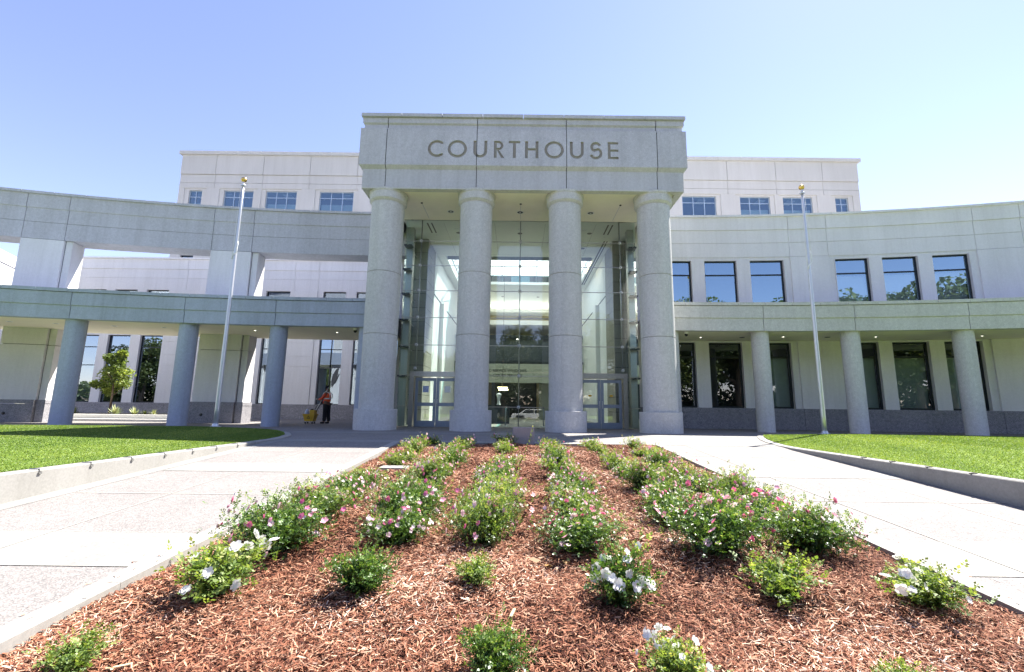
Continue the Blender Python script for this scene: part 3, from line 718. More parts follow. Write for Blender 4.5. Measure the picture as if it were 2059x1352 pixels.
b = MB(); b.box(-4.6, 4.7, 40.2, 40.6, 8.72, 8.76, 'hall_fill'); b.build('added_fill_strip', gh)
b = MB(); b.box(-4.6, 4.7, 37.2, 37.5, 6.82, 6.86, 'hall_fill'); b.build('added_fill_strip', gh)
b = MB(); b.box(-2.4, 1.7, 41, 41.3, 3.93, 3.96, 'hall_fill'); b.build('added_fill_strip', gh)
for x in (-2.8, -.1, 2.6):
    b = MB(); b.lathe([(.1, 6.49), (0, 6.48)], 'lamp', 12, c=(x, 37.5 - 1.3, 0)); b.build('ceiling_lamp', gh)
mb = MB(); mb.face([(-6, YG + .02, .012), (6, YG + .02, .012), (6, 45, .012), (-6, 45, .012)], 'stone_lobby'); mb.build('hall_floor', gh)
mb = MB()
for sx in (-1, 1):
    for q in (0, .22): mb.obox((sx * (4.75 - q), 22.4, ZS - .006), (.07, 0, 0), (0, 1.3, 0), (0, 0, .01), 'black')
mb.build('air_slot', gh)
mb = MB(); mb.box(4.55, 4.62, 27.5, 30, ZS - .02, ZS - .001, 'lamp_dim') ; mb.box(4.72, 4.80, 24, 33, ZS - .02, ZS - .001, 'black'); mb.box(4.88, 4.94, 24, 33, ZS - .02, ZS - .001, 'black'); mb.build('ceiling_strip', gh)
for x, y in ((-3.31, 23), (3.74, 22.9), (0, 23), (-3.3, 25.2), (3.7, 25.2), (-1.4, 37), (1.6, 37)):
    b = MB(); b.lathe([(.13, ZS - .01), (.1, ZS - .02), (.0, ZS - .012)], 'frame_mid', 18, c=(x, y, 0)); b.build('recessed_light', gh)
# mezzanine lettering
for txt, x, z, sz in (('PUBLIC SERVICE WINDOWS', -3.1, 3.75, .30), ('COURT SERVICES', -2.0, 3.38, .30)):
    cu = bpy.data.curves.new('t', 'FONT'); cu.body = txt; cu.size = sz; cu.extrude = .01
    tmp = bpy.data.objects.new('tmp', cu); COL.objects.link(tmp); bpy.context.view_layer.update()
    me = bpy.data.meshes.new_from_object(tmp.evaluated_get(bpy.context.evaluated_depsgraph_get())); bpy.data.objects.remove(tmp)
    me.transform(Matrix.Translation((x, 35.58, z)) @ Matrix.Rotation(pi / 2, 4, 'X')); me.transform(Matrix.Translation(-gh.location)); me.materials.append(M['letter'])
    o = bpy.data.objects.new('wall_lettering', me); COL.objects.link(o); o.parent = gh
# glass
ZG = [2.44, 3.89, 5.24, 6.59, 7.87, 9.14, ZS]
XG = [-5.72, -4.93, .03, 5.0, 5.78]
def pane(x0, x1, z0, z1, y=YG):
    g = MB(); g.face([(x0 + .008, y, z0 + .008), (x1 - .008, y, z0 + .008), (x1 - .008, y, z1 - .008), (x0 + .008, y, z1 - .008)], 'glass_hall'); g.build('glass_pane', gh)
for i in range(4):
    for z0, z1 in zip(ZG[:-1], ZG[1:]):
        pane(XG[i], XG[i + 1], max(z0, 2.62) if 1 <= i <= 2 and z0 < 3 else z0, z1)
for x0, x1 in ((-2.2, .03), (.03, 2.25)): pane(x0, x1, .03, .97); pane(x0, x1, .97, 2.34); pane(x0, x1, 2.34, 2.6)
for x0, x1 in ((-5.72, -5.16), (5.17, 5.78)): pane(x0, x1, .03, .97); pane(x0, x1, .97, 2.44)
for x in (-5.72, 5.78):
    zz = [.03, .97] + ZG
    for z0, z1 in zip(zz[:-1], zz[1:]):
        g = MB(); g.face([(x, YG + .01, z0 + .01), (x, 23.9, z0 + .01), (x, 23.9, z1 - .01), (x, YG + .01, z1 - .01)], 'glass_hall'); g.build('glass_pane', gh)
mb = MB()
for z in [.97] + ZG[:-1]:
    for a, b in ((-5.72, -5.16), (-2.2, 2.25), (5.17, 5.78)) if z < 2.5 else ((-5.72, 5.78),):
        mb.box(a, b, YG - .012, YG + .03, z - .016, z + .016, 'steel')
    for x in (-5.72, 5.78): mb.box(x - .015, x + .015, YG + .04, 23.9, z - .016, z + .016, 'steel')
mb.build('glazing_rail', gh)
for x in XG[1:4]:
    b = MB(); b.tube([(x, YG + .09, .03 if abs(x) < 1 else 2.6), (x, YG + .09, ZS)], .022, 'steel', 8)
    b.tube([(x, YG - .02, ZS), (x, YG - .02, .03 if abs(x) < 1 else 2.6)], .012, 'alum', 6); b.build('steel_rod', gh)
    for z in ([.97] if abs(x) < 1 else []) + ZG[:-1]:
        if abs(x) > 1 and z < 2.5: z = 2.76
        f = MB()
        f.tube([(x, YG - .05, z), (x, YG + .09, z)], [.07, .045], 'whitep', 14)
        for a in (45, 135, 225, 315): f.tube([(x, YG - .045, z), (x + .11 * cos(radians(a)), YG - .035, z + .11 * sin(radians(a)))], .014, 'alum', 6)
        f.build('glass_fitting', gh)
for x in (-5.72, 5.78):
    b = MB(); b.box(x - .16, x + .16, 22.35, 22.75, 0, ZS, 'steel'); 
    for z in ZG[:-1]: b.box(x - .2, x + .2, 21.9, 22.3, z - .05, z + .02, 'frame_mid')
    b.build('steel_post', gh)
mb = MB()
for z0, z1 in ((0, .03),): mb.box(-2.2, 2.25, YG - .03, YG + .05, .014, .03, 'steel')
mb.build('glass_channel', gh)
for sx in (-1, 1):      # door portals
    xo, xi = sx * 5.15 + .02, sx * 2.22 + .02
    dp = thing('entrance_doors', ((xo + xi) / 2, YG, 0), 'grey framed double glass doors in a steel portal between the %s columns' % ('two left' if sx < 0 else 'two right'), 'doors')
    b = MB(); b.box(*sorted((xo, xo - sx * .2)), YG - .18, YG + .2, 0, 2.6, 'steel'); b.box(*sorted((xo - sx * .2, xi)), YG - .16, YG + .2, 2.36, 2.6, 'steel'); b.box(*sorted((xi, xi + sx * .14)), YG - .18, YG + .2, 0, 2.36, 'steel'); b.build('portal', dp)
    xs = [xo - sx * .24, xo - sx * 1.25, xo - sx * 2.27]
    for q in range(2):
        a, c = sorted((xs[q] - sx * .01, xs[q + 1] + sx * .01)); d = MB(); t = .13
        d.box(a, a + t, YG - .03, YG + .03, .02, 2.3, 'door'); d.box(c - t, c, YG - .03, YG + .03, .02, 2.3, 'door')
        d.box(a + t, c - t, YG - .028, YG + .028, .02, .30, 'door'); d.box(a + t, c - t, YG - .028, YG + .028, 2.16, 2.3, 'door'); d.box(a + t, c - t, YG - .028, YG + .028, .98, 1.14, 'door')
        do = d.build('door', dp)
        g = MB(); g.face([(a + t, YG, .3), (c - t, YG, .3), (c - t, YG, .98), (a + t, YG, .98)], 'glass_hall'); g.face([(a + t, YG, 1.14), (c - t, YG, 1.14), (c - t, YG, 2.16), (a + t, YG, 2.16)], 'glass_hall'); g.build('door_glass', do, off=abs_loc(dp))
        hx = (c - .06) if (q == 0) == (sx < 0) else (a + .06)
        h = MB(); h.tube([(hx, YG - .03, .95), (hx, YG - .09, .97), (hx, YG - .09, 1.27), (hx, YG - .03, 1.29)], .014, 'whitep', 8); h.build('handle', do, off=abs_loc(dp))
        if sx < 0:
            n_ = MB(); m_ = (a + c) / 2; n_.box(m_ - .14 + q * .02, m_ + .14 + q * .02, YG - .006, YG - .003, 1.62, 1.92, 'blue' if q == 0 else 'wletter'); n_.build('paper_notice', do, off=abs_loc(dp))
        else:
            n_ = MB(); m_ = (a + c) / 2
            n_.add([(m_ + .09 * cos(k * pi / 8), YG - .004, 1.55 + .05 * sin(k * pi / 8)) for k in range(16)], [tuple(range(16))], 'yellow'); n_.build('round_sticker', do, off=abs_loc(dp))

# objects standing in the hall
def stanchion(x, y, label):
    t = thing('stanchion', (x, y, 0), label, 'stanchion', 'stanchions in the hall')
    b = MB(); b.lathe([(0, .05), (.05, .06), (.17, .03), (.18, .012)], 'alum', 24, c=(x, y, 0)); b.build('base', t)
    b = MB(); b.tube([(x, y, .05), (x, y, .98)], .03, 'alum', 10); b.lathe([(.04, .93), (.045, .99), (0, 1.02)], 'black', 12, c=(x, y, 0)); b.build('post', t)
stanchion(-.62, 23.0, 'silver stanchion post left of the middle glass rod'); stanchion(1.3, 23.0, 'silver stanchion post right of the middle glass rod')
t = thing('lobby_table', (-1.15, 27, 0), 'dark lobby table holding a pale carved figure behind the glass', 'table')
b = MB(); b.box(-1.9, -.4, 26.6, 27.4, 1.02, 1.1, 'room'); b.build('table_top', t); b = MB(); b.box(-1.8, -.5, 26.7, 27.3, 0, 1.02, 'frame_mid'); b.build('cabinet', t)
t = thing('pale_figure', (-1.15, 27, 1.1), 'small pale glass sculpture standing on the dark lobby table', 'sculpture')
b = MB(); b.lathe([(.13, 0), (.09, .1), (.06, .3), (.11, .5), (.16, .62), (.05, .7), (0, .72)], 'blind', 14, c=(-1.15, 27, 1.1)); b.build('carved_stone', t)
t = thing('hall_lamp', (-.95, 27.6, 0), 'warm glowing two bar ceiling lamp seen above the lobby table', 'lamp')
b = MB(); b.box(-1.25, -.65, 27.55, 27.75, 2.12, 2.19, 'lamp_dim'); b.box(-1.2, -.62, 27.8, 28, 2.0, 2.07, 'lamp_dim'); b.tube([(-.95, 27.7, 2.19), (-.95, 27.7, ZS)], .01, 'black', 6); b.build('light_bar', t)

# ------------------------------------------------------------------ ground
SL = .056; Y1 = 12.2
def gz(y): return -SL * (Y1 - max(y, -3)) if y < Y1 else 0.
def ystrip(name, x0, x1, ys, lift, mat, kind='structure', skirt=0):
    b = MB()
    for a, c in zip(ys[:-1], ys[1:]):
        b.face([(x0, a, gz(a) + lift), (x1, a, gz(a) + lift), (x1, c, gz(c) + lift), (x0, c, gz(c) + lift)], mat)
    o = b.build(name); return tag(o, kind=kind)
b = MB(); b.face([(-900, -900, -1.05), (900, -900, -1.05), (900, 900, -1.05), (-900, 900, -1.05)], 'dry'); tag(b.build('ground'), kind='structure')
YS = [-12, -3, 0, Y1, 70]
BX0, BX1 = -3.12, 3.68
ystrip('plaza', -75, BX0 - .2, YS, 0, 'pave'); ystrip('plaza', BX1 + .2, 75, YS, 0, 'pave')
b = MB(); b.face([(BX0 - .2, Y1 + .16, 0), (BX1 + .2, Y1 + .16, 0), (BX1 + .2, 70, 0), (BX0 - .2, 70, 0)], 'pave')
b.face([(BX0 - .2, -12, gz(-12)), (BX1 + .2, -12, gz(-12)), (BX1 + .2, -3, gz(-3)), (BX0 - .2, -3, gz(-3))], 'pave')
tag(b.build('plaza'), kind='structure')
b = MB()
LX, RX = -6.6, 6.95
for (a, c) in ((4.15, 5.02), (8.22, 9.03), (-1.0, -.1)):
    for x0, x1 in ((LX + .32, BX0 - .2), (BX1 + .2, RX - .01)):
        b.face([(x0, a, gz(a) + .004), (x1, a, gz(a) + .004), (x1, c, gz(c) + .004), (x0, c, gz(c) + .004)], 'smooth')
for a, c in ((12.25, 12.95), (16.2, 16.9)): b.face([(LX - 1.5, a, .004), (RX + 2, a, .004), (RX + 2, c, .004), (LX - 1.5, c, .004)], 'smooth')
for y0, y1 in ((-12, -3), (-3, Y1)): b.face([(LX, y0, gz(y0) + .004), (LX + .3, y0, gz(y0) + .004), (LX + .3, y1, gz(y1) + .004), (LX, y1, gz(y1) + .004)], 'smooth')
tag(b.build('smooth_concrete_band'), kind='structure')
b = MB()
def jl(x0, x1, y, w=.012): b.face([(x0, y - w, gz(y) + .008), (x1, y - w, gz(y) + .008), (x1, y + w, gz(y + w) + .008), (x0, y + w, gz(y + w) + .008)], 'stone_lobby')
for y in (6.63, 2.1, 10.5): jl(LX + .32, BX0 - .2, y, .008); jl(BX1 + .2, RX - .02, y, .008)
for y in (4.15, 5.02, 8.22, 9.03): jl(LX + .32, BX0 - .2, y, .003); jl(BX1 + .2, RX - .02, y, .003)
for x, w in ((4.5, .009), (6.05, .006), (-4.9, .005)):
    for y0, y1 in ((-3, Y1), (Y1, 16.2)): b.face([(x - w, y0, gz(y0) + .009), (x + w, y0, gz(y0) + .009), (x + w, y1, gz(y1) + .009), (x - w, y1, gz(y1) + .009)], 'stone_lobby')
tag(b.build('paving_joint'), kind='structure')
b = MB(); b.face([(-200, -26, gz(-3) + .02), (200, -26, gz(-3) + .02), (200, -14, gz(-3) + .02), (-200, -14, gz(-3) + .02)], 'asphalt'); tag(b.build('road'), kind='structure')

# lawns: inner straight edge, curved tip, back edge following the canopy
def lawn_outline(sgn):
    xe = -LX if sgn < 0 else RX
    pts = [(xe, -10), (xe, 11.6)]
    tip = [(xe + .06, 12.6), (xe + .22, 13.5), (xe + .55, 14.5), (xe + 1.1, 15.5), (xe + 1.75, 16.3), (xe + 2.3, 16.75)] if sgn < 0 else [(xe + .1, 12.4), (xe + .45, 13.6), (xe + .9, 14.8), (xe + 1.45, 16.0), (xe + 1.9, 16.9), (xe + 2.3, 17.25)]
    pts += tip
    x = pts[-1][0] + .9
    cx = 7; R = 64.0
    dy = 0 if sgn > 0 else -.1
    while x < 45:
        pts.append((x, -46 + sqrt(max(0, R * R - (x - cx) ** 2)) - (.75 if x < 10.5 else .45) + dy)); x += 1.5
    return [(sgn * px, py) for px, py in pts] + [(sgn * 45, -10)]
def inset(pts, d, sgn):
    # shrink the polygon by moving each vertex along its averaged inward normal
    out = []; n = len(pts)
    for i in range(n):
        a, p, c = pts[i - 1], pts[i], pts[(i + 1) % n]
        e1 = Vector((p[0] - a[0], p[1] - a[1])).normalized(); e2 = Vector((c[0] - p[0], c[1] - p[1])).normalized()
        n1 = Vector((e1.y, -e1.x)); n2 = Vector((e2.y, -e2.x)); nn = (n1 + n2).normalized() * (sgn)
        out.append((p[0] + nn.x * d, p[1] + nn.y * d))
    return out
LZ = .03
def lawnz(x, y, sgn):   # gentle crown
    xe = abs(LX) if sgn < 0 else RX
    d = max(0., abs(x) - xe - .3); return LZ + .005 + .10 * min(1, d / 5.) * min(1, max(0, (18.3 - y) / 2.5) + .35)
import mathutils
def inpoly(x, y, poly):
    c = False; j = len(poly) - 1
    for i in range(len(poly)):
        xi, yi = poly[i]; xj, yj = poly[j]
        if (yi > y) != (yj > y) and x < (xj - xi) * (y - yi) / (yj - yi) + xi: c = not c
        j = i
    return c
for sgn in (-1, 1):
    poly = lawn_outline(sgn); inner = inset(poly, .2, sgn)
    if not inpoly(inner[3][0], inner[3][1], poly): inner = inset(poly, -.2, sgn)
    n = len(poly)
    # curb as one mesh ring
    b = MB()
    for i in range(n - 1):
        p, q, pi_, qi = poly[i], poly[i + 1], inner[i], inner[i + 1]
        zt = LZ
        b.face([(p[0], p[1], gz(p[1]) - .3), (q[0], q[1], gz(q[1]) - .3), (q[0], q[1], zt - .015), (p[0], p[1], zt - .015)], 'curb')
        pc = (p[0] + (pi_[0] - p[0]) * .08, p[1] + (pi_[1] - p[1]) * .08); qc = (q[0] + (qi[0] - q[0]) * .08, q[1] + (qi[1] - q[1]) * .08)
        b.face([(p[0], p[1], zt - .015), (q[0], q[1], zt - .015), (qc[0], qc[1], zt), (pc[0], pc[1], zt)], 'curb')
        b.face([(pc[0], pc[1], zt), (qc[0], qc[1], zt), (qi[0], qi[1], zt), (pi_[0], pi_[1], zt)], 'curb')
    cb = b.build('curb'); tag(cb, ('pale concrete curb edging the left lawn, dotted with metal studs' if sgn < 0 else 'pale concrete curb edging the right lawn'), 'curb')
    xj = poly[0][0]
    b = MB()
    for y in ((5.65,) if sgn < 0 else (5.6, 9.9)): b.box(*sorted((xj - sgn * .003, xj + sgn * .2)), y - .012, y + .012, gz(y) + .002, LZ + .003, 'stone_lobby')
    b.build('expansion_joint', cb)
    clips = [5.72, 6.42, 7.18, 7.92, 8.65, 9.38, 10.1, 10.85, 11.6] if sgn < 0 else [6.3, 7.1, 7.85, 8.6, 9.3]
    for y in clips:
        b = MB(); x = xj
        if sgn < 0:
            b.tube([(x + .012, y, LZ - .045), (x + .012, y, LZ + .006), (x - .15, y, LZ + .006)], .008, 'steel', 6)
            b.box(x - .002, x + .018, y - .02, y + .02, LZ - .06, LZ - .03, 'steel')
        else: b.box(x - .012, x + .10, y - .012, y + .012, LZ + .001, LZ + .014, 'black')
        b.build('skate_stud', cb)
    # lawn surface as a grid clipped to the inner outline
    from mathutils.geometry import tessellate_polygon, delaunay_2d_cdt
    ip = inner[:]
    vs2 = [Vector(p) for p in ip]; edges = [(i, (i + 1) % len(ip)) for i in range(len(ip))]
    gx = np.arange(7.5, 44, 1.3); gy = np.arange(-9, 18.6, 1.0)
    for X in gx:
        for Y in gy:
            if inpoly(sgn * X, Y, inset(ip, .35, sgn) if inpoly(*inset(ip, .35, sgn)[3], ip) else inset(ip, -.35, sgn)): vs2.append(Vector((sgn * X, Y)))
    r = delaunay_2d_cdt(vs2, edges, [], 1, 1e-5)
    b = MB(); b.add([(v.x, v.y, lawnz(v.x, v.y, sgn)) for v in r[0]], [tuple(f) for f in r[2]], 'lawn', True)
    lw = b.build('lawn_soil'); tag(lw, kind='structure')
    # mown grass blades
    n_bl = 150000 if sgn < 0 else 130000
    X = sgn * (6.7 + NR.random(n_bl * 3) ** 1.25 * 19); Y = 4.0 + NR.random(n_bl * 3) * 15.2
    px_, py_ = np.array([p[0] for p in ip]), np.array([p[1] for p in ip])
    ins = np.zeros(len(X), bool); j = len(ip) - 1
    for i in range(len(ip)):
        c = ((py_[i] > Y) != (py_[j] > Y)) & (X < (px_[j] - px_[i]) * (Y - py_[i]) / (py_[j] - py_[i] + 1e-12) + px_[i]); ins ^= c; j = i
    keep = ins & (np.abs(X) < 2.3 * Y * .52 + 1.5)
    X = X[keep][:n_bl]; Y = Y[keep][:n_bl]; n_ = len(X)
    d = np.clip(np.abs(X) - (abs(LX) if sgn < 0 else RX) - .3, 0, None)
    Zb = LZ + .0 + .10 * np.minimum(1, d / 5.) * np.minimum(1, np.maximum(0, (18.3 - Y) / 2.5) + .35)
    a = NR.random(n_) * 2 * pi; w = (.003 + .004 * NR.random(n_)) * (1 + Y / 8); h = .010 + .014 * NR.random(n_)
    lean = NR.random(n_) * .03; la = NR.random(n_) * 2 * pi
    Q = np.zeros((n_, 3, 3))
    Q[:, 0] = np.stack([X - w * np.cos(a), Y - w * np.sin(a), Zb], 1); Q[:, 1] = np.stack([X + w * np.cos(a), Y + w * np.sin(a), Zb], 1)
    Q[:, 2] = np.stack([X + lean * np.cos(la), Y + lean * np.sin(la), Zb + h], 1)
    go = quads('grass', Q, np.clip(NR.random(n_) * .75 + .14 + .07 * np.sign(np.sin((X * .93 - sgn * Y * .22) * 1.9)) + .10 * np.sin(X * .9 + 1.3) * np.sin(Y * .8), 0, 1), 'blade'); tag(go, kind='stuff'); go['label'] = 'short mown grass covering the %s lawn' % ('left' if sgn < 0 else 'right')

# ------------------------------------------------------------------ mulch bed
def bump_z(X, Y):
    return .035 * np.sin(X * 2.1 + Y * .7) * np.sin(Y * 1.7 + 1) + .02 * np.sin(X * 5.3) * np.sin(Y * 4.1)
def bedz(x, y):
    e = min(1, min(x - BX0, BX1 - x) / .35, max(0.05, (Y1 - y) / .35))
    return gz(y) - .09 * (1 - max(0, e)) * (1 if x < 3 else .5) + .01 + float(bump_z(x, y))
b = MB(); nx, ny = 48, 90
ys = np.linspace(-1, Y1, ny + 1); xs = np.linspace(BX0, BX1, nx + 1)
vs = [(x, y, bedz(x, y)) for y in ys for x in xs]
fs = [(j * (nx + 1) + i, j * (nx + 1) + i + 1, (j + 1) * (nx + 1) + i + 1, (j + 1) * (nx + 1) + i) for j in range(ny) for i in range(nx)]
b.add(vs, fs, 'soil', True); tag(b.build('bed_soil'), kind='structure')
b = MB()
for x0, x1 in ((BX0 - .2, BX0), (BX1, BX1 + .2)):
    y = -1.
    while y < Y1:
        y2 = min(y + 2.4, Y1); z0, z1 = gz(y) + .02, gz(y2) + .02
        v = [(x0, y, z0 - .3), (x1, y, z0 - .3), (x1, y2, z1 - .3), (x0, y2, z1 - .3), (x0, y, z0), (x1, y, z0), (x1, y2, z1), (x0, y2, z1)]
        b.add(v, [(0, 1, 5, 4), (1, 2, 6, 5), (2, 3, 7, 6), (3, 0, 4, 7), (4, 5, 6, 7)], 'curb'); y = y2 + .004
b.box(BX0 - .2, BX1 + .2, Y1 + .004, Y1 + .16, -.3, .02, 'curb')
tag(b.build('bed_curb', bevel=0), 'flat concrete border round the mulched rose bed', 'curb')
# chips
nc = 330000
u = NR.random(nc); Yc = 1.9 + (Y1 - 1.9) * u ** 1.9; Xc = BX0 - .02 + NR.random(nc) * (BX1 - BX0 + .04)
ln = (.014 + .034 * NR.random(nc) ** 1.7) * (1 + .07 * np.maximum(0, Yc - 3.5)); wd = (.0019 + .0042 * NR.random(nc) ** 2.2) * (1 + .10 * np.maximum(0, Yc - 3.5)) 
e = np.clip(np.minimum(np.minimum(Xc - BX0, BX1 - Xc) / .35, (Y1 - Yc) / .35), 0, 1)
Zc = np.where(Yc < Y1, -SL * (Y1 - Yc), 0) - .09 * (1 - e) * np.where(Xc < 3, 1, .5) + .01 + bump_z(Xc, Yc) + .004 + .030 * NR.random(nc)
an = NR.random(nc) * 2 * pi; ti = (NR.random(nc) - .5) * .9; ro = (NR.random(nc) - .5) * 1.6
dx = np.stack([np.cos(an) * np.cos(ti), np.sin(an) * np.cos(ti), np.sin(ti)], 1)
sd = np.stack([-np.sin(an), np.cos(an), np.zeros(nc)], 1); up = np.cross(dx, sd); sd = sd * np.cos(ro)[:, None] + up * np.sin(ro)[:, None]
Pc = np.stack([Xc, Yc, Zc], 1); L = dx * (ln)[:, None]; W_ = sd * wd[:, None]
sk1 = (NR.random(nc) * .5 + .5)[:, None]; sk2 = (NR.random(nc) * .6 + .3)[:, None]
Q = np.stack([Pc - L - W_ * sk2, Pc + L * .8 - W_ * sk1, Pc + L + W_ * sk2 * .6, Pc - L * .7 + W_], 1)
mo = quads('mulch', Q, np.clip(NR.random(nc) ** 1.1 * .88 + .16 * (np.sin(Xc * 1.7 + 2 * np.sin(Yc * .9)) * np.sin(Yc * 1.3 + Xc * .6)) + .05, 0, 1), 'mulch'); tag(mo, kind='stuff'); mo['label'] = 'reddish brown shredded bark mulch covering the bed'
ns_ = 420
Xs = np.where(NR.random(ns_) < .5, BX0 - .02 - np.abs(NR.normal(size=ns_)) * .16, BX1 + .02 + np.abs(NR.normal(size=ns_)) * .16); Ysp = 2 + NR.random(ns_) * 9.5
lift = np.where((Xs > BX0 - .2) & (Xs < BX1 + .2), .026, .007); Zs = -SL * (Y1 - Ysp) + lift; an = NR.random(ns_) * 6.28; l_ = .008 + .02 * NR.random(ns_); w2 = .002 + .004 * NR.random(ns_)
Dx = np.stack([np.cos(an), np.sin(an), 0 * an], 1); Sx = np.stack([-np.sin(an), np.cos(an), 0 * an + .3], 1); Ps = np.stack([Xs, Ysp, Zs], 1)
sp_o = quads('spilled_mulch', np.stack([Ps - Dx * l_[:, None] - Sx * w2[:, None] * .5, Ps + Dx * l_[:, None] - Sx * w2[:, None] * .3, Ps + Dx * l_[:, None] * .8 + Sx * w2[:, None], Ps - Dx * l_[:, None] * .8 + Sx * w2[:, None]], 1), NR.random(ns_), 'mulch'); tag(sp_o, kind='stuff'); sp_o['label'] = 'stray bark chips lying on the bed border and path'
# a few pale chips and dead leaves
for (x, y, a, L_) in ((-.02, 3.35, 1.3, .05), (-2.2, 2.75, .3, .06), (1.3, 4.9, .8, .05)):
    b = MB(); b.obox((x, y, bedz(x, y) + .03), (L_ * 2 * cos(a), L_ * 2 * sin(a), .01), (-.02 * sin(a), .02 * cos(a), 0), (0, 0, .008), 'tan'); tag(b.build('wood_chip'), 'pale wood chip lying on the mulch at %s' % {-.02: 'the front middle of the bed', -2.2: 'the front left of the bed', 1.3: 'the foot of the pink roses'}[x], 'wood chip', 'pale wood chips on the mulch')

# ------------------------------------------------------------------ roses
def leaf_quads(C, D, U, L, W):
    """rhombic leaflets: centre base C, direction D, side U"""
    tip = C + D * L[:, None]; mid = C + D * (L * .45)[:, None]
    nrm = np.cross(D, U); mid2 = mid - nrm * (L * .08)[:, None]
    return np.stack([C, mid + U * W[:, None], tip, mid - U * W[:, None]], 1)
def unit(v): return v / (np.linalg.norm(v, axis=1, keepdims=True) + 1e-9)
def flower_mesh(rr, lay, tint, mat):
    fq = []; ft = []
    for l in range(lay):
        for k in range(5):
            a = 2 * pi * (k + .5 * l) / 5; ra = rr * (1 - .3 * l); dv = np.array([cos(a), sin(a), 0]); sv = np.array([-sin(a), cos(a), 0]); nz_ = np.array([0, 0, 1.]); o_ = nz_ * .006 * l
            fq.append([o_, o_ + dv * ra * .5 + sv * ra * .52 + nz_ * ra * .14, o_ + dv * ra + sv * ra * .3 + nz_ * ra * .3, o_ + dv * ra * 1.05 + nz_ * ra * .22, o_ + dv * ra - sv * ra * .3 + nz_ * ra * .3, o_ + dv * ra * .5 - sv * ra * .52 + nz_ * ra * .14])
            ft.append(min(1, max(0, tint + NR.normal() * .06)))
    o = quads('flower', np.array(fq), np.array(ft), mat); me = o.data; bpy.data.objects.remove(o); return me
FLOW = {'pink': [flower_mesh(.022 + .004 * (k % 3), 1 + k % 2, t_, 'pink') for k, t_ in enumerate((.05, .2, .35, .5, .65, .8, .95))], 'white': [flower_mesh(.030, 2, .5, 'petw'), flower_mesh(.038, 2, .8, 'petw')]}
def make_bush(seed, r, h, ncane, nfl, flower, leafm, lsize=.026, wild=0., dense=False):
    R_ = np.random.default_rng(seed)
    canes = []
    for c in range(ncane):
        a = R_.random() * 2 * pi; q = sqrt(R_.random()); rad = r * q * (.75 + .35 * R_.random())
        top = h * (1 - .55 * q ** 2) * (.7 + .38 * R_.random())
        if wild and c < wild: rad *= 1.5; top *= 1.35
        e = np.array([cos(a) * rad, sin(a) * rad, top]); m = np.array([cos(a) * rad * .35, sin(a) * rad * .35, top * .65])
        canes.append((m, e))
    pts = []; tans = []; tt = []
    for m, e in canes:
        k = int(26 * (np.linalg.norm(e) / .45)) + 6
        for t in np.linspace(.14, 1, k):
            p = 2 * (1 - t) * t * m + t * t * e; d = 2 * (1 - t) * m + 2 * t * (e - m)
            for _ in range(3 if dense else 2):
                off = R_.normal(size=3) * r * .13 * (.3 + t); q = p + off
                if q[2] < .015: q[2] = .015 + R_.random() * .03
                pts.append(q); tans.append(d); tt.append(t)
    pts = np.array(pts); tans = unit(np.array(tans)); tt = np.array(tt); n = len(pts)
    # each point carries a compound leaf of five leaflets
    ax = unit(R_.normal(size=(n, 3)) * .9 + pts / (r + .01) * .8 + np.array([0, 0, .35]))
    sd = unit(np.cross(ax, R_.normal(size=(n, 3)) * .6 + np.array([0, 0, 1.])))
    Qs = []; T = []
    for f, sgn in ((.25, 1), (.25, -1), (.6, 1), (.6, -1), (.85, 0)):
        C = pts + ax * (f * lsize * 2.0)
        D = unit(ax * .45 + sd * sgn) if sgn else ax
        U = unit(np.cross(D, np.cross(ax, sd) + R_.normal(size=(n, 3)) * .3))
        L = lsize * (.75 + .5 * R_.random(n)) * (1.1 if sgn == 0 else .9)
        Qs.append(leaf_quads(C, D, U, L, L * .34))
        T.append(np.clip(.02 + .55 * tt * (pts[:, 2] / h) + R_.normal(size=n) * .17 + .12, 0, 1))  # low and inner leaves darker: shade inside the bush put into the tint
    Q = np.concatenate(Qs); T = np.concatenate(T)
    root = bpy.data.objects.new('rose_bush', None); root.empty_display_size = .1; COL.objects.link(root)
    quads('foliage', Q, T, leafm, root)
    st = MB()
    for m, e in canes:
        st.tube([tuple(2 * (1 - t) * t * m + t * t * e) for t in (0, .3, .6, .97)], [.006, .005, .004, .002], 'cane', 5)
    st.build('canes', root, off=(0, 0, 0))
    for i in range(nfl):
        m, e = canes[R_.integers(ncane)]
        if R_.random() < .3: p = e + np.array([0, 0, .02])
        else:
            j = R_.integers(n); p = pts[j] * 1.04 + np.array([0, 0, .03]); tries = 0
            while (np.hypot(p[0], p[1]) / r) ** 2 + (p[2] / h) ** 2 < .7 and tries < 14: j = R_.integers(n); p = pts[j] * 1.04 + np.array([0, 0, .03]); tries += 1
        nrm = unit(np.array([[p[0] * .8 / r, p[1] * .8 / r - .8, .6]]) + R_.normal(size=(1, 3)) * .35)[0]
        fo = bpy.data.objects.new('flower', FLOW[flower][R_.integers(len(FLOW[flower]))]); COL.objects.link(fo); fo.parent = root
        fo.location = tuple(p); fo.rotation_euler = Vector(nrm).to_track_quat('Z', 'Y').to_euler(); k_ = .8 + .4 * R_.random(); fo.scale = (k_, k_, k_)
    return root
V = {}
V['pinkA'] = make_bush(1, .50, .43, 40, 58, 'pink', 'leaflit', lsize=.023, wild=2, dense=True)
V['pinkB'] = make_bush(2, .48, .40, 36, 54, 'pink', 'leafmid', lsize=.023, wild=4, dense=True)
V['pinkC'] = make_bush(3, .44, .37, 34, 50, 'pink', 'leaflit', lsize=.023, wild=2, dense=True)
V['farA'] = make_bush(4, .32, .31, 17, 20, 'pink', 'leafyel', lsize=.027, wild=3)
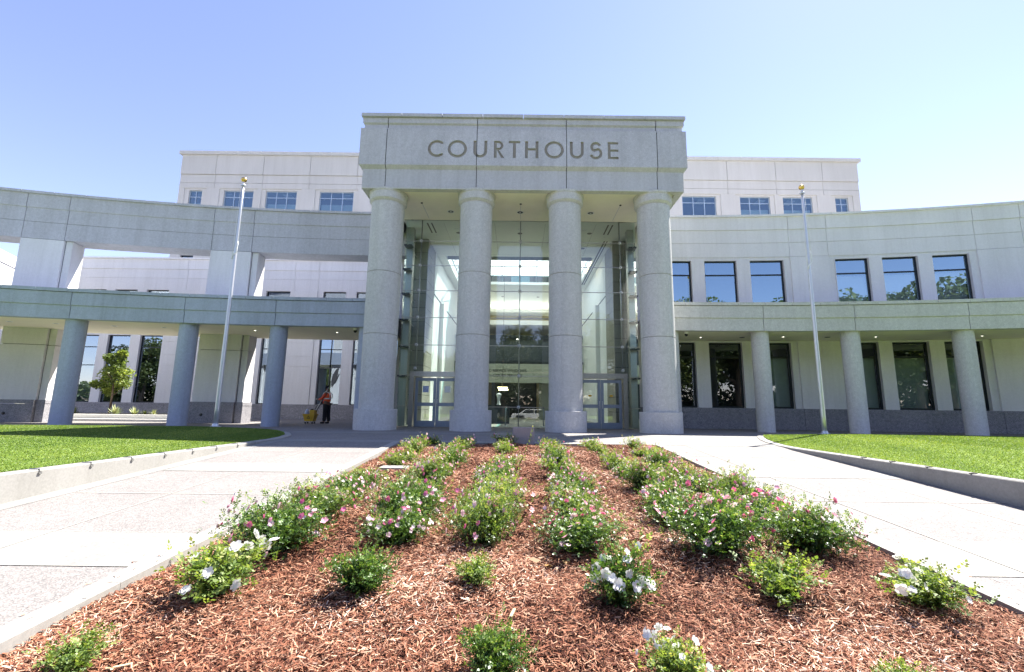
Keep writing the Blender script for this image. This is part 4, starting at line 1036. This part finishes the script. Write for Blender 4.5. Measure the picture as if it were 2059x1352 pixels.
V['farB'] = make_bush(5, .30, .26, 14, 10, 'pink', 'leafyel', lsize=.027, wild=1)
V['green'] = make_bush(6, .24, .32, 24, 0, None, 'leaflit', lsize=.021, dense=True)
V['sparse'] = make_bush(7, .24, .30, 14, 0, None, 'leafyel', lsize=.026)
V['whiteA'] = make_bush(8, .30, .30, 22, 16, 'white', 'leafyel', wild=1)
V['whiteB'] = make_bush(9, .26, .38, 20, 17, 'white', 'leaflit', wild=1)
used = set()
COLN = ['first', 'second', 'third', 'fourth', 'fifth', 'sixth']
look = {'pinkA': 'full pink flowering rose bush', 'pinkB': 'spreading rose bush with pale pink flowers', 'pinkC': 'rose bush with small pink flowers', 'farA': 'loose light green rose bush with a few pink blooms', 'farB': 'low light green rose bush', 'green': 'small dark green rose bush without flowers', 'sparse': 'thin young rose bush without flowers', 'whiteA': 'low rose bush with large white flowers', 'whiteB': 'upright rose bush with clusters of white flowers'}
def rose(kind, x, y, sc, col, row):
    src = V[kind]
    if kind in used: o = copy_tree(src)
    else: o = src; used.add(kind)
    o.location = (x, y, bedz(x, y) + .005); o.rotation_euler = (0, 0, rnd.random() * 6.28)
    k = sc * rnd.uniform(.9, 1.12); o.scale = (k * rnd.uniform(.95, 1.05), k, k * rnd.uniform(.82, 1.2))
    rows = ['front', 'second', 'third', 'fourth', 'fifth', 'sixth', 'seventh', 'eighth', 'ninth', 'tenth', 'eleventh', 'twelfth']
    rn = '%s row' % rows[row]
    tag(o, '%s, %s from left, %s' % (look[kind], COLN[col], rn), 'rose bush', 'rose bushes in rows in the mulch bed')
CXs = [-2.32, -1.30, -.30, .75, 1.93, 2.86]
plan = {0: [('sparse', -2.42, 2.72, .72, 0), ('green', -.13, 2.72, .85, 2), ('whiteA', .86, 2.6, .62, 3), ('sparse', 2.02, 2.55, .62, 4)],
        1: [('whiteA', -2.30, 3.64, 1.12, 0), ('green', -1.22, 3.72, 1.08, 1), ('sparse', -.32, 3.82, .85, 2), ('whiteB', .78, 3.66, 1.15, 3), ('sparse', 2.04, 3.68, 1.15, 4), ('whiteA', 3.08, 3.58, 1.08, 5)],
        2: [('pinkA', -2.34, 4.62, .92, 0), ('pinkC', -1.20, 4.76, .92, 1), ('pinkB', -.30, 4.82, .98, 2), ('pinkA', .64, 4.74, 1.0, 3), ('pinkA', 1.95, 4.58, .96, 4), ('pinkA', 2.88, 4.66, .88, 5)]}
for row in range(3, 12):
    y = 4.75 + (row - 2) * .80
    lst = []
    for c, x in enumerate(CXs):
        if row >= 11 and c in (5,): continue
        if row <= 5: kd = ('pinkB', 'pinkC', 'pinkC', 'pinkB', 'pinkA', 'pinkB')[(c + row) % 6]; sc = (.88, .80, .76)[row - 3]
        elif row <= 7: kd = ('pinkC', 'farA')[(c + row) % 2]; sc = .82
        else: kd = ('farA', 'farB', 'farB')[(c * 2 + row) % 3]; sc = .80
        if row in (4, 6) and c in (1, 2): sc *= .85
        if c == 0 and row == 6: continue
        if c == 2 and row == 8: continue
        if c == 1 and row == 6: sc = .65
        lst.append((kd, x + rnd.uniform(-.09, .09), y + rnd.uniform(-.1, .1) - (.05 if row == 11 else 0), sc, c))
    plan[row] = lst
for row, lst in plan.items():
    for kd, x, y, sc, c in lst: rose(kd, x, y, sc, c, row)
# one long shoot standing up between the rows
b = MB(); sp = [(-.12, 5.9, bedz(-.12, 5.9)), (-.02, 5.95, .12), (.12, 6.0, .42), (.2, 6.05, .72)]; b.tube([Vector(p) for p in sp], [.005, .004, .003, .002], 'cane', 5); so = b.build('rose_shoot', off=sp[0]); tag(so, 'single long thin rose shoot rising above the middle of the bed', 'shoot')
R_ = np.random.default_rng(5); pp = []
for t in np.linspace(.3, 1, 26):
    i = min(2, int(t * 3)); f = t * 3 - i; p = np.array(sp[i]) * (1 - f) + np.array(sp[min(i + 1, 3)]) * f - np.array(sp[0]); pp += [p, p]
pp = np.array(pp); n = len(pp); D = unit(R_.normal(size=(n, 3))); U = unit(np.cross(D, R_.normal(size=(n, 3)))); quads('leaves', leaf_quads(pp, D, U, np.full(n, .03), np.full(n, .008)), R_.random(n), 'leafyel', so)
# fallen leaves under the pink roses
for i, (x, y, lbl) in enumerate(((.12, 4.33, 'brown dead leaf left of centre under the pink roses'), (.42, 4.30, 'brown dead leaf near the white rose under the pink roses'), (.33, 4.22, 'curled tan dead leaf on the mulch in front of the pink roses'))):
    pts = np.array([[[0, 0, .02], [.02, -.02, .035], [.06, -.03, .03], [.10, 0, .045], [.06, .03, .02], [.02, .03, .03]]]) * 1.0
    o = quads('dead_leaf', pts, np.array([R_.random()]), 'deadleaf'); o.location = (x, y, bedz(x, y) + .02); o.rotation_euler = (.5, .2, i * 1.3); tag(o, lbl, 'dead leaf')

b = MB(); b.box(-.13, .44, 12.05, 12.18, -.02, .44, 'block')
bo = b.build('concrete_block', bevel=.012); tag(bo, 'small upright concrete block at the far end of the rose bed before the doors', 'block')
b = MB(); x, y = -2.22, 8.35; z = bedz(x, y)
b.box(x - .24, x + .24, y - .16, y + .16, z - .02, z + .06, 'curb')
lb_ = b.build('ground_light_box', bevel=.006); tag(lb_, 'flat pale concrete valve box lid set in the mulch on the left of the bed', 'valve box')

# ------------------------------------------------------------------ flagpoles
def flagpole(x, y, z0, H_, label, cleat):
    t = thing('flagpole', (x, y, z0), label, 'flagpole', 'flagpoles on the lawns')
    n = 14; b = MB(); b.tube([(x, y, z0 + (H_) * k / n) for k in range(n + 1)], [.085 - .045 * (k / n) ** 1.3 for k in range(n + 1)], 'pole', 20); b.build('pole', t)
    b = MB(); b.lathe([(0, 0), (.19, 0), (.19, .02), (.12, .035), (.1, .12), (.085, .13)], 'pole', 24, c=(x, y, z0)); b.build('base_flange', t)
    b = MB(); b.lathe([(.04, 0), (.09, .01), (.095, .05), (.05, .1), (.03, .12), (.03, .2)], 'pole', 20, c=(x, y, z0 + H_)); b.build('truck', t)
    b = MB(); R0 = .11; b.lathe([(R0 * sin(pi * k / 12), R0 * (1 - cos(pi * k / 12))) for k in range(13)], 'gold', 24, c=(x, y, z0 + H_ + .18)); b.build('ball_finial', t)
    b = MB(); zc = z0 + cleat
    b.tube([(x + .07, y - .05, zc + .45), (x + .10, y - .06, zc + .3), (x + .07, y - .07, zc + .15), (x + .1, y - .06, zc), (x - .05, y - .09, zc - .15), (x - .08, y - .05, zc - .3)], .018, 'whitep', 6)
    b.tube([(x + .055, y - .06, z0 + H_ - .05), (x + .085, y - .05, zc + .4)], .006, 'whitep', 5); b.tube([(x - .05, y - .06, z0 + H_ - .05), (x - .09, y - .05, zc - .3)], .006, 'whitep', 5); b.build('halyard', t)
flagpole(-11.45, 17.3, .10, 9.75, 'tall pale metal flagpole with gold ball on the left lawn', 6.9)
flagpole(11.5, 17.1, .10, 9.6, 'tall pale metal flagpole with gold ball on the right lawn', 6.7)

# ------------------------------------------------------------------ canopy fittings
def dome(x, y, label):
    t = thing('dome_camera', (x, y, 4.53), label, 'security camera', 'dome cameras under the canopies')
    b = MB(); b.lathe([(.09, 0), (.10, -.06), (.09, -.10)], 'whitep', 20, c=(x, y, 4.53)); b.build('housing', t)
    b = MB(); b.lathe([(.085, -.10), (.075, -.16), (.04, -.2), (0, -.21)], 'black', 20, c=(x, y, 4.53)); b.build('lens_dome', t)
dome(7.8, 20.55, 'white dome camera under the right canopy'); dome(-7.65, 20.65, 'white dome camera under the left canopy')
for t, L_ in ((rc, [(9.11, 22.12), (12.98, 21.67), (17.26, 21.34), (21.75, 20.7), (11.1, 21.95), (15.1, 21.6)]), (lc, [(-9.0, 21.89), (-12.88, 21.58), (-16.89, 21.02), (-19.03, 20.76), (-21.29, 20.27), (-23, 19.9)])):
    for x, y in L_:
        b = MB(); b.lathe([(.13, 4.528), (.10, 4.515), (.085, 4.527), (.04, 4.526)], 'frame_mid' if x in (11.1, 15.1) else 'whitep', 18, c=(x, y, 0))
        if x in (9.11, 12.98, 17.26, 21.75, -9.0, -12.88): b.lathe([(.04, 4.525), (0, 4.52)], 'lamp', 12, c=(x, y, 0))
        else: b.lathe([(.085, 4.526), (0, 4.52)], 'frame_mid', 12, c=(x, y, 0))
        b.build('downlight', t)

# ------------------------------------------------------------------ planter, young tree, agaves
pt = thing('planter', (-22, 25, 0), 'long low pale stone planter with a seat step under the arcade', 'planter')
b = MB(); b.box(-29, -18.3, 24.6, 25.1, 0, .34, 'stone_rear'); b.box(-29, -18.3, 28.4, 28.8, 0, .34, 'curb'); b.box(-18.6, -18.3, 25.1, 28.4, 0, .338, 'curb'); b.build('rim', pt)
b = MB(); b.box(-29.5, -18.0, 24.0, 24.598, 0, .12, 'stone_rear'); b.build('seat_step', pt)
b = MB(); b.box(-29, -18.6, 25.1, 28.4, 0, .30, 'soil'); b.build('soil', pt)
def crown(name, n, cl, size, seed, mat, parent, lw=.45):
    R_ = np.random.default_rng(seed); Qs = []; T = []
    per = n // len(cl)
    for (cx, cy, cz, r) in cl:
        v = R_.normal(size=(per, 3)); v = unit(v) * (R_.random((per, 1)) ** .45) * r * np.array([1, 1, .85]); p = v + np.array([cx, cy, cz])
        D = unit(R_.normal(size=(per, 3)) + np.array([0, 0, -.2])); U = unit(np.cross(D, R_.normal(size=(per, 3)) * .7 + np.array([0, 0, 1])))
        L = size * (.7 + .6 * R_.random(per)); Qs.append(leaf_quads(p, D, U, L, L * lw)); T.append(np.clip(R_.random(per) * .8 + .1 + .15 * R_.normal(), 0, 1))
    return quads(name, np.concatenate(Qs), np.concatenate(T), mat, parent)
tx, ty = -23.9, 26.6
yt = thing('young_maple_tree', (tx, ty, .3), 'young light green tree with thin trunk in the planter under the arcade', 'tree')
b = MB(); b.tube([(tx, ty, .3), (tx + .03, ty, 1.4), (tx - .02, ty, 2.4), (tx + .05, ty, 3.6)], [.06, .05, .035, .012], 'bark', 8)
for a, z in ((.3, 1.7), (2.2, 1.9), (3.6, 2.2), (5, 2.4), (1.2, 2.7)): b.tube([(tx, ty, z - .35), (tx + .4 * cos(a), ty + .4 * sin(a), z), (tx + .8 * cos(a), ty + .8 * sin(a), z + .3)], [.025, .015, .006], 'bark', 6)
b.build('trunk', yt)
cl = [(0, 0, 2.0, .62), (-.75, .1, 1.75, .42), (.65, -.1, 1.8, .42), (.1, 0, 2.6, .62), (-.4, 0, 2.4, .5), (.5, .1, 2.35, .5), (.0, 0, 3.15, .48), (.25, 0, 3.55, .28), (-.25, .1, 1.35, .35), (-1.1, 0, 1.75, .25), (-.3, -.2, 3.3, .3)]
crown('crown', 4200, cl, .115, 3, 'leaftree', yt)
def agave(x, y, sc, mat, label):
    R_ = np.random.default_rng(int(abs(x) * 100)); n = 26; a = R_.random(n) * 2 * pi; el = .35 + R_.random(n) * 1.0
    D = np.stack([np.cos(a) * np.cos(el), np.sin(a) * np.cos(el), np.sin(el)], 1); U = unit(np.cross(D, np.array([[0, 0, 1.]]))); L = sc * (.35 + .15 * R_.random(n))
    o = quads('agave_plant', leaf_quads(np.zeros((n, 3)), D, U, L, L * .09), R_.random(n) * .6 + .3, mat); o.location = (x, y, .3); tag(o, label, 'plant', 'low plants in the planter')
for i, (x, sc, m_) in enumerate(((-22.6, 1.3, 'agave'), (-21.5, 1.1, 'agave'), (-20.4, .8, 'agave'), (-19.5, .8, 'leaffar'), (-24.9, 1.0, 'leaffar'), (-25.6, 1.1, 'leaffar'), (-18.9, .8, 'agave'), (-20.9, .7, 'leaffar'))):
    nm = ['largest striped spiky plant just right of the young tree', 'second striped spiky plant to the right of the young tree', 'small striped spiky plant near the middle of the planter', 'dark green tuft near the right end of the planter', 'dark tuft just left of the young tree', 'dark tuft at the left end of the visible planter', 'pale small plant at the right end of the planter', 'tiny dark tuft between striped plants in the planter'][i]
    agave(x, 25.5, sc, m_, nm)

# ------------------------------------------------------------------ janitor and mop bucket
def skin_obj(name, nodes, edges, mat, parent, sub=2):
    me = bpy.data.meshes.new(name); me.from_pydata([n_[0] for n_ in nodes], edges, []); me.materials.append(M[mat])
    o = bpy.data.objects.new(name, me); COL.objects.link(o); o.parent = parent
    o.modifiers.new('skin', 'SKIN'); 
    for i, n_ in enumerate(nodes):
        sv = me.skin_vertices[0].data[i]; sv.radius = (n_[1], n_[2] if len(n_) > 2 else n_[1]); sv.use_root = (i == 0)
    s_ = o.modifiers.new('sub', 'SUBSURF'); s_.levels = sub; s_.render_levels = sub
    return o
jn = thing('person', (-10.2, 24.2, 0), 'person in orange safety vest and black trousers pushing a yellow mop bucket', 'person')
# local axes: facing -X
body = [((0, 0, .95), .13, .15), ((0, 0, 1.15), .12, .16), ((.01, 0, 1.36), .13, .18), ((0, 0, 1.49), .06, .065), ((-.02, 0, 1.58), .08, .075), ((-.03, 0, 1.68), .085, .08),
        ((-.03, -.2, 1.42), .06), ((-.12, -.25, 1.18), .045), ((-.36, -.16, 1.12), .035), ((-.44, -.14, 1.13), .03),
        ((-.03, .2, 1.42), .06), ((-.1, .24, 1.15), .045), ((-.3, .12, .92), .035), ((-.37, .1, .88), .03),
        ((-.03, -.09, .88), .1), ((-.03, -.1, .48), .065), ((-.03, -.1, .09), .045), ((-.2, -.1, .04), .035),
        ((.03, .09, .88), .1), ((.05, .1, .48), .065), ((.1, .1, .09), .045), ((-.05, .1, .04), .035)]
be = [(0, 1), (1, 2), (2, 3), (3, 4), (4, 5), (2, 6), (6, 7), (7, 8), (8, 9), (2, 10), (10, 11), (11, 12), (12, 13), (0, 14), (14, 15), (15, 16), (16, 17), (0, 18), (18, 19), (19, 20), (20, 21)]
skin_obj('body', body, be, 'skin', jn)
skin_obj('trousers', [((0, 0, 1.0), .155, .18), ((-.02, -.09, .86), .125), ((-.03, -.1, .5), .095), ((-.03, -.1, .09), .085), ((.03, .09, .86), .125), ((.05, .1, .5), .095), ((.10, .1, .09), .085)], [(0, 1), (1, 2), (2, 3), (0, 4), (4, 5), (5, 6)], 'navy', jn)
skin_obj('vest', [((0, 0, .98), .185, .2), ((0, 0, 1.15), .17, .2), ((.01, 0, 1.36), .165, .22), ((0, 0, 1.47), .09, .12)], [(0, 1), (1, 2), (2, 3)], 'orange', jn)
skin_obj('sleeve', [((-.02, -.2, 1.42), .085), ((-.12, -.26, 1.18), .07), ((-.33, -.17, 1.12), .055)], [(0, 1), (1, 2)], 'redor', jn); skin_obj('sleeve', [((-.02, .2, 1.42), .085), ((-.1, .25, 1.15), .07), ((-.28, .13, .94), .055)], [(0, 1), (1, 2)], 'redor', jn)
skin_obj('cap', [((-.02, 0, 1.70), .098, .09), ((-.01, 0, 1.75), .085, .08), ((-.12, 0, 1.69), .04, .05)], [(0, 1), (0, 2)], 'hair', jn)
b = MB()
for k in range(24):
    a0, a1 = 2 * pi * k / 24, 2 * pi * (k + 1) / 24
    b.face([(.185 * cos(a0), .215 * sin(a0), 1.14), (.185 * cos(a1), .215 * sin(a1), 1.14), (.183 * cos(a1), .213 * sin(a1), 1.20), (.183 * cos(a0), .213 * sin(a0), 1.20)], 'reflect', True)
for y in (-.13, .13):
    b.tube([(-.14, y, 1.2), (-.175, y, 1.3), (-.14, y, 1.42), (-.04, y, 1.49), (.1, y, 1.45), (.17, y, 1.35), (.17, y, 1.2)], .02, 'reflect', 6)
b.build('reflective_tape', jn, off=(0, 0, 0))
for nm, dx, dy in (('shoe', -.08, -.1), ('shoe', .06, .1)): skin_obj(nm, [((dx + .07, dy, .055), .055), ((dx - .06, dy, .045), .05), ((dx - .15, dy, .04), .042)], [(0, 1), (1, 2)], 'hair', jn)
for hx, hy, hz in ((-.44, -.14, 1.13), (-.37, .1, .88)):
    nodes = [((hx + .03, hy, hz), .03, .028), ((hx - .03, hy, hz + .01), .034, .026)]; ed = [(0, 1)]
    for k in range(4):
        i = len(nodes); y = hy - .028 + .018 * k; nodes += [((hx - .065, y, hz + .02), .0105), ((hx - .09, y, hz - .005), .0095), ((hx - .075, y, hz - .03), .0085)]; ed += [(1, i), (i, i + 1), (i + 1, i + 2)]
    i = len(nodes); nodes += [((hx - .02, hy - .035, hz + .02), .011), ((hx - .05, hy - .045, hz + .0), .009)]; ed += [(0, i), (i, i + 1)]
    skin_obj('hand', nodes, ed, 'glove', jn, 1)
jn.scale = (1.12, 1.12, 1.12)
# mop bucket
bx, by = -10.98, 24.1
mk = thing('mop_bucket', (bx, by, 0), 'yellow plastic mop bucket on casters with wringer in front of the person', 'mop bucket')
b = MB()
bt = [(-.22, -.17, .12), (.22, -.17, .12), (.22, .17, .12), (-.22, .17, .12)]; tp = [(-.32, -.22, .48), (.30, -.22, .48), (.30, .22, .48), (-.32, .22, .48)]; g_ = lambda p: (p[0] + bx, p[1] + by, p[2])
for k in range(4): b.face([g_(bt[k]), g_(bt[(k + 1) % 4]), g_(tp[(k + 1) % 4]), g_(tp[k])], 'yellow')
b.face([g_(p) for p in bt], 'yellow'); b.box(bx - .34, bx + .32, by - .24, by - .21, .46, .5, 'yellow'); b.box(bx - .34, bx + .32, by + .21, by + .24, .46, .5, 'yellow'); b.box(bx + .29, bx + .32, by - .21, by + .21, .46, .5, 'yellow'); b.box(bx - .34, bx - .31, by - .21, by + .21, .46, .5, 'yellow'); b.build('bucket', mk)
b = MB(); b.box(bx + .02, bx + .26, by - .18, by + .18, .5, .70, 'yellow'); b.box(bx + .04, bx + .08, by - .12, by + .12, .7, .76, 'black'); b.tube([(bx + .2, by, .7), (bx + .32, by, .98)], .018, 'black', 8); b.build('wringer', mk)
for dx, dy in ((-.18, -.14), (.18, -.14), (-.18, .14), (.18, .14)):
    w = MB(); w.tube([(bx + dx, by + dy - .02, .04), (bx + dx, by + dy + .02, .04)], .04, 'black', 14); w.box(bx + dx - .02, bx + dx + .02, by + dy - .03, by + dy + .03, .075, .12, 'alum'); w.build('caster', mk)
b = MB(); b.face([(bx - .1, by - .21, .26), (bx + .08, by - .21, .26), (bx - .01, by - .225, .42)], 'black'); b.face([(bx - .06, by - .213, .285), (bx + .04, by - .213, .285), (bx - .01, by - .2255, .38)], 'yellow'); b.build('warning_triangle', mk)
b = MB(); b.tube([(bx + .05, by - .05, .3), (bx + .46, by + .05, 1.12), (bx + .86, by + .02, 1.95)], .014, 'whitep', 8); mp_ = b.build('mop', off=(bx, by, .3)); tag(mp_, 'long pale mop leaning from the bucket past the shoulder of the person', 'mop')
b = MB(); b.tube([(bx + .12, by + .06, .35), (bx + .5, by + .1, 1.15)], .022, 'frame_mid', 8); b.lathe([(.05, 0), (.07, .1), (.05, .22), (0, .24)], 'frame_mid', 10, c=(bx + .47, by + .1, 1.02)); mp_ = b.build('dust_brush', off=(bx, by, .3)); tag(mp_, 'dark green duster standing in the yellow bucket', 'duster')
b = MB(); b.lathe([(.09, 0), (.11, .08), (.09, .2), (.03, .28), (0, .3)], 'blue', 9, c=(bx - .2, by, .46)); cb_ = b.build('cloth_bag', off=(bx - .2, by, .46)); tag(cb_, 'crumpled blue and white bag at the front of the yellow bucket', 'bag')

# ------------------------------------------------------------------ street trees across the road (seen in the glass)
def street_tree(seed, h, r):
    root = bpy.data.objects.new('street_tree', None); COL.objects.link(root); R_ = random.Random(seed)
    b = MB(); b.tube([(0, 0, 0), (.1, 0, h * .22), (0, .1, h * .4), (.1, 0, h * .75)], [.3, .24, .18, .05], 'bark', 9); cl = []
    for k in range(9):
        a = R_.random() * 6.28; z = h * (.22 + .55 * R_.random()); q = r * (.45 + .4 * R_.random()); e = (q * cos(a), q * sin(a), z + h * .12)
        b.tube([(0, 0, z - h * .1), (e[0] * .5, e[1] * .5, z), e], [.12, .07, .03], 'bark', 6); cl.append((*e, r * .42))
    for k in range(12):
        a = R_.random() * 6.28; q = r * .75 * sqrt(R_.random()); cl.append((q * cos(a), q * sin(a), h * (.34 + .56 * R_.random() * (1 - q / r * .4)), r * (.28 + .18 * R_.random())))
    b.build('trunk', root, off=(0, 0, 0)); crown('crown', 15000, cl, .24, seed, 'leaffar', root); return root
protos = [street_tree(21, 10.5, 4.2), street_tree(22, 9.5, 3.8)]
sp = [(-2.5, -27, 1.35), (9, -29, 1.5), (19, -28, 1.9), (30, -27, 2.1), (41, -29, 2.2), (-13, -31, 1.2), (-24, -29, 1.3), (53, -27, 1.7), (3, -42, 1.9), (24, -42, 2.0), (-37, -28, 1.4), (-50, -27, 1.5), (-62, -29, 1.5), (-76, -28, 1.6), (67, -28, 1.8)]
for i, (x, y, s_) in enumerate(sp):
    o = protos[i] if i < 2 else copy_tree(protos[i % 2]); o.location = (x, y, -1.05); o.rotation_euler = (0, 0, i * 1.7); o.scale = (s_, s_, s_)
    tag(o, 'broad leafy street tree across the road, mirrored in the glass, tree %s from the left' % ['first', 'second', 'third', 'fourth', 'fifth', 'sixth', 'seventh', 'eighth', 'ninth', 'tenth', 'eleventh', 'twelfth', 'thirteenth', 'fourteenth', 'fifteenth'][sorted(p[0] for p in sp).index(x)], 'tree', 'street trees across the road')

hd = thing('mask_hedge', (0, -34, -1.05), 'long green foliage screen added out of view, masking bright ground mirrored in the windows', 'mask_hedge')  # unseen foliage added to keep bright ground and horizon out of window reflections
R_ = random.Random(5); hx = -100
hc = []
while hx < 95: hc.append((hx, -34 + R_.uniform(-.5, .5), R_.uniform(-.3, 4.2), R_.uniform(1.5, 2.4))); hx += .6
hc = [(a, b_ + 34, c_ + 1.05, d_) for a, b_, c_, d_ in hc]
crown('foliage', 80000, hc, .5, 44, 'leaffar', hd)
b = MB()
for k in range(-95, 95, 5): b.tube([(k, -34, -1.05), (k + .2, -34, .9)], .09, 'bark', 6)
b.build('stems', hd)
# white van mirrored in the middle glass
cv = thing('parked_car', (1.5, -16.5, -.83), 'silver parked car on the road, mirrored in the middle glass pane', 'car')
def extr(pts, y0, y1, mat, b):
    n = len(pts); b.add([(1.5 + x, -16.5 + y0, -.83 + z) for x, z in pts] + [(1.5 + x, -16.5 + y1, -.83 + z) for x, z in pts], [tuple(range(n))[::-1], tuple(range(n, 2 * n))] + [(i, (i + 1) % n, n + (i + 1) % n, n + i) for i in range(n)], mat)
b = MB(); extr([(-2.3, .35), (-2.35, .8), (-2.2, 1.0), (-1.2, 1.08), (-.5, 1.6), (1.7, 1.65), (2.2, 1.1), (2.35, .9), (2.3, .35), (1.85, .35), (1.75, .6), (1.45, .72), (1.15, .6), (1.05, .35), (-1.05, .35), (-1.15, .6), (-1.45, .72), (-1.75, .6), (-1.85, .35)], -.9, .9, 'whitep', b); b.build('body', cv, bevel=.03)
b = MB(); extr([(-1.0, 1.1), (-.45, 1.52), (.55, 1.55), (.55, 1.1)], -.905, .905, 'room', b); extr([(.65, 1.1), (.65, 1.55), (1.6, 1.56), (1.95, 1.12)], -.905, .905, 'room', b); b.build('side_window', cv)
for x in (-1.45, 1.45):
    for y in (-.8, .8): w = MB(); w.tube([(1.5 + x, -16.5 + y - .1, -.83 + .33), (1.5 + x, -16.5 + y + .1, -.83 + .33)], .33, 'black', 20); w.build('wheel', cv)

# ------------------------------------------------------------------ light, sky, camera
AZ = radians(47); EL = radians(54.5)      # azimuth from +Y towards +X
sd_ = Vector((sin(AZ) * cos(EL), cos(AZ) * cos(EL), sin(EL)))
sl = bpy.data.lights.new('sun', 'SUN'); sl.energy = 4.7; sl.angle = radians(.53); sl.color = (1, .955, .88)
so = bpy.data.objects.new('sun', sl); COL.objects.link(so); so.rotation_euler = sd_.to_track_quat('Z', 'Y').to_euler(); so.location = (20, 20, 40)
w = bpy.data.worlds.new('World'); scene.world = w; w.use_nodes = True; nt = w.node_tree; nt.nodes.clear()
o = nt.nodes.new('ShaderNodeOutputWorld'); bg = nt.nodes.new('ShaderNodeBackground'); sk_ = nt.nodes.new('ShaderNodeTexSky')
sk_.sky_type = 'NISHITA'; sk_.sun_disc = False; sk_.sun_elevation = EL; sk_.sun_rotation = AZ; sk_.altitude = 50; sk_.air_density = 1.0; sk_.dust_density = .07; sk_.ozone_density = 1.0
nt.links.new(mixc(nt, 1., sk_.outputs[0], (1.12, .935, 1.03), 'MULTIPLY'), bg.inputs[0]); bg.inputs[1].default_value = .077; nt.links.new(bg.outputs[0], o.inputs[0])
cd = bpy.data.cameras.new('camera'); cam = bpy.data.objects.new('camera', cd); COL.objects.link(cam); scene.camera = cam
cd.sensor_fit = 'HORIZONTAL'; cd.sensor_width = 36; cd.lens = 36 * 900 / 2059; cd.clip_end = 3000; cd.clip_start = .05
cd.shift_x = -(1043 - 1029.5) / 2059
cam.matrix_world = Matrix.Translation((0, 0, .95)) @ Matrix.Rotation(radians(90 + 9.1), 4, 'X') @ Matrix.Rotation(.0117, 4, 'Z')
vs_ = scene.view_settings; vs_.view_transform = 'Standard'; vs_.look = 'None'; vs_.exposure = 1.95; vs_.gamma = 1
scene.cycles.max_bounces = 8; scene.cycles.transparent_max_bounces = 24; scene.cycles.caustics_reflective = False; scene.cycles.caustics_refractive = False
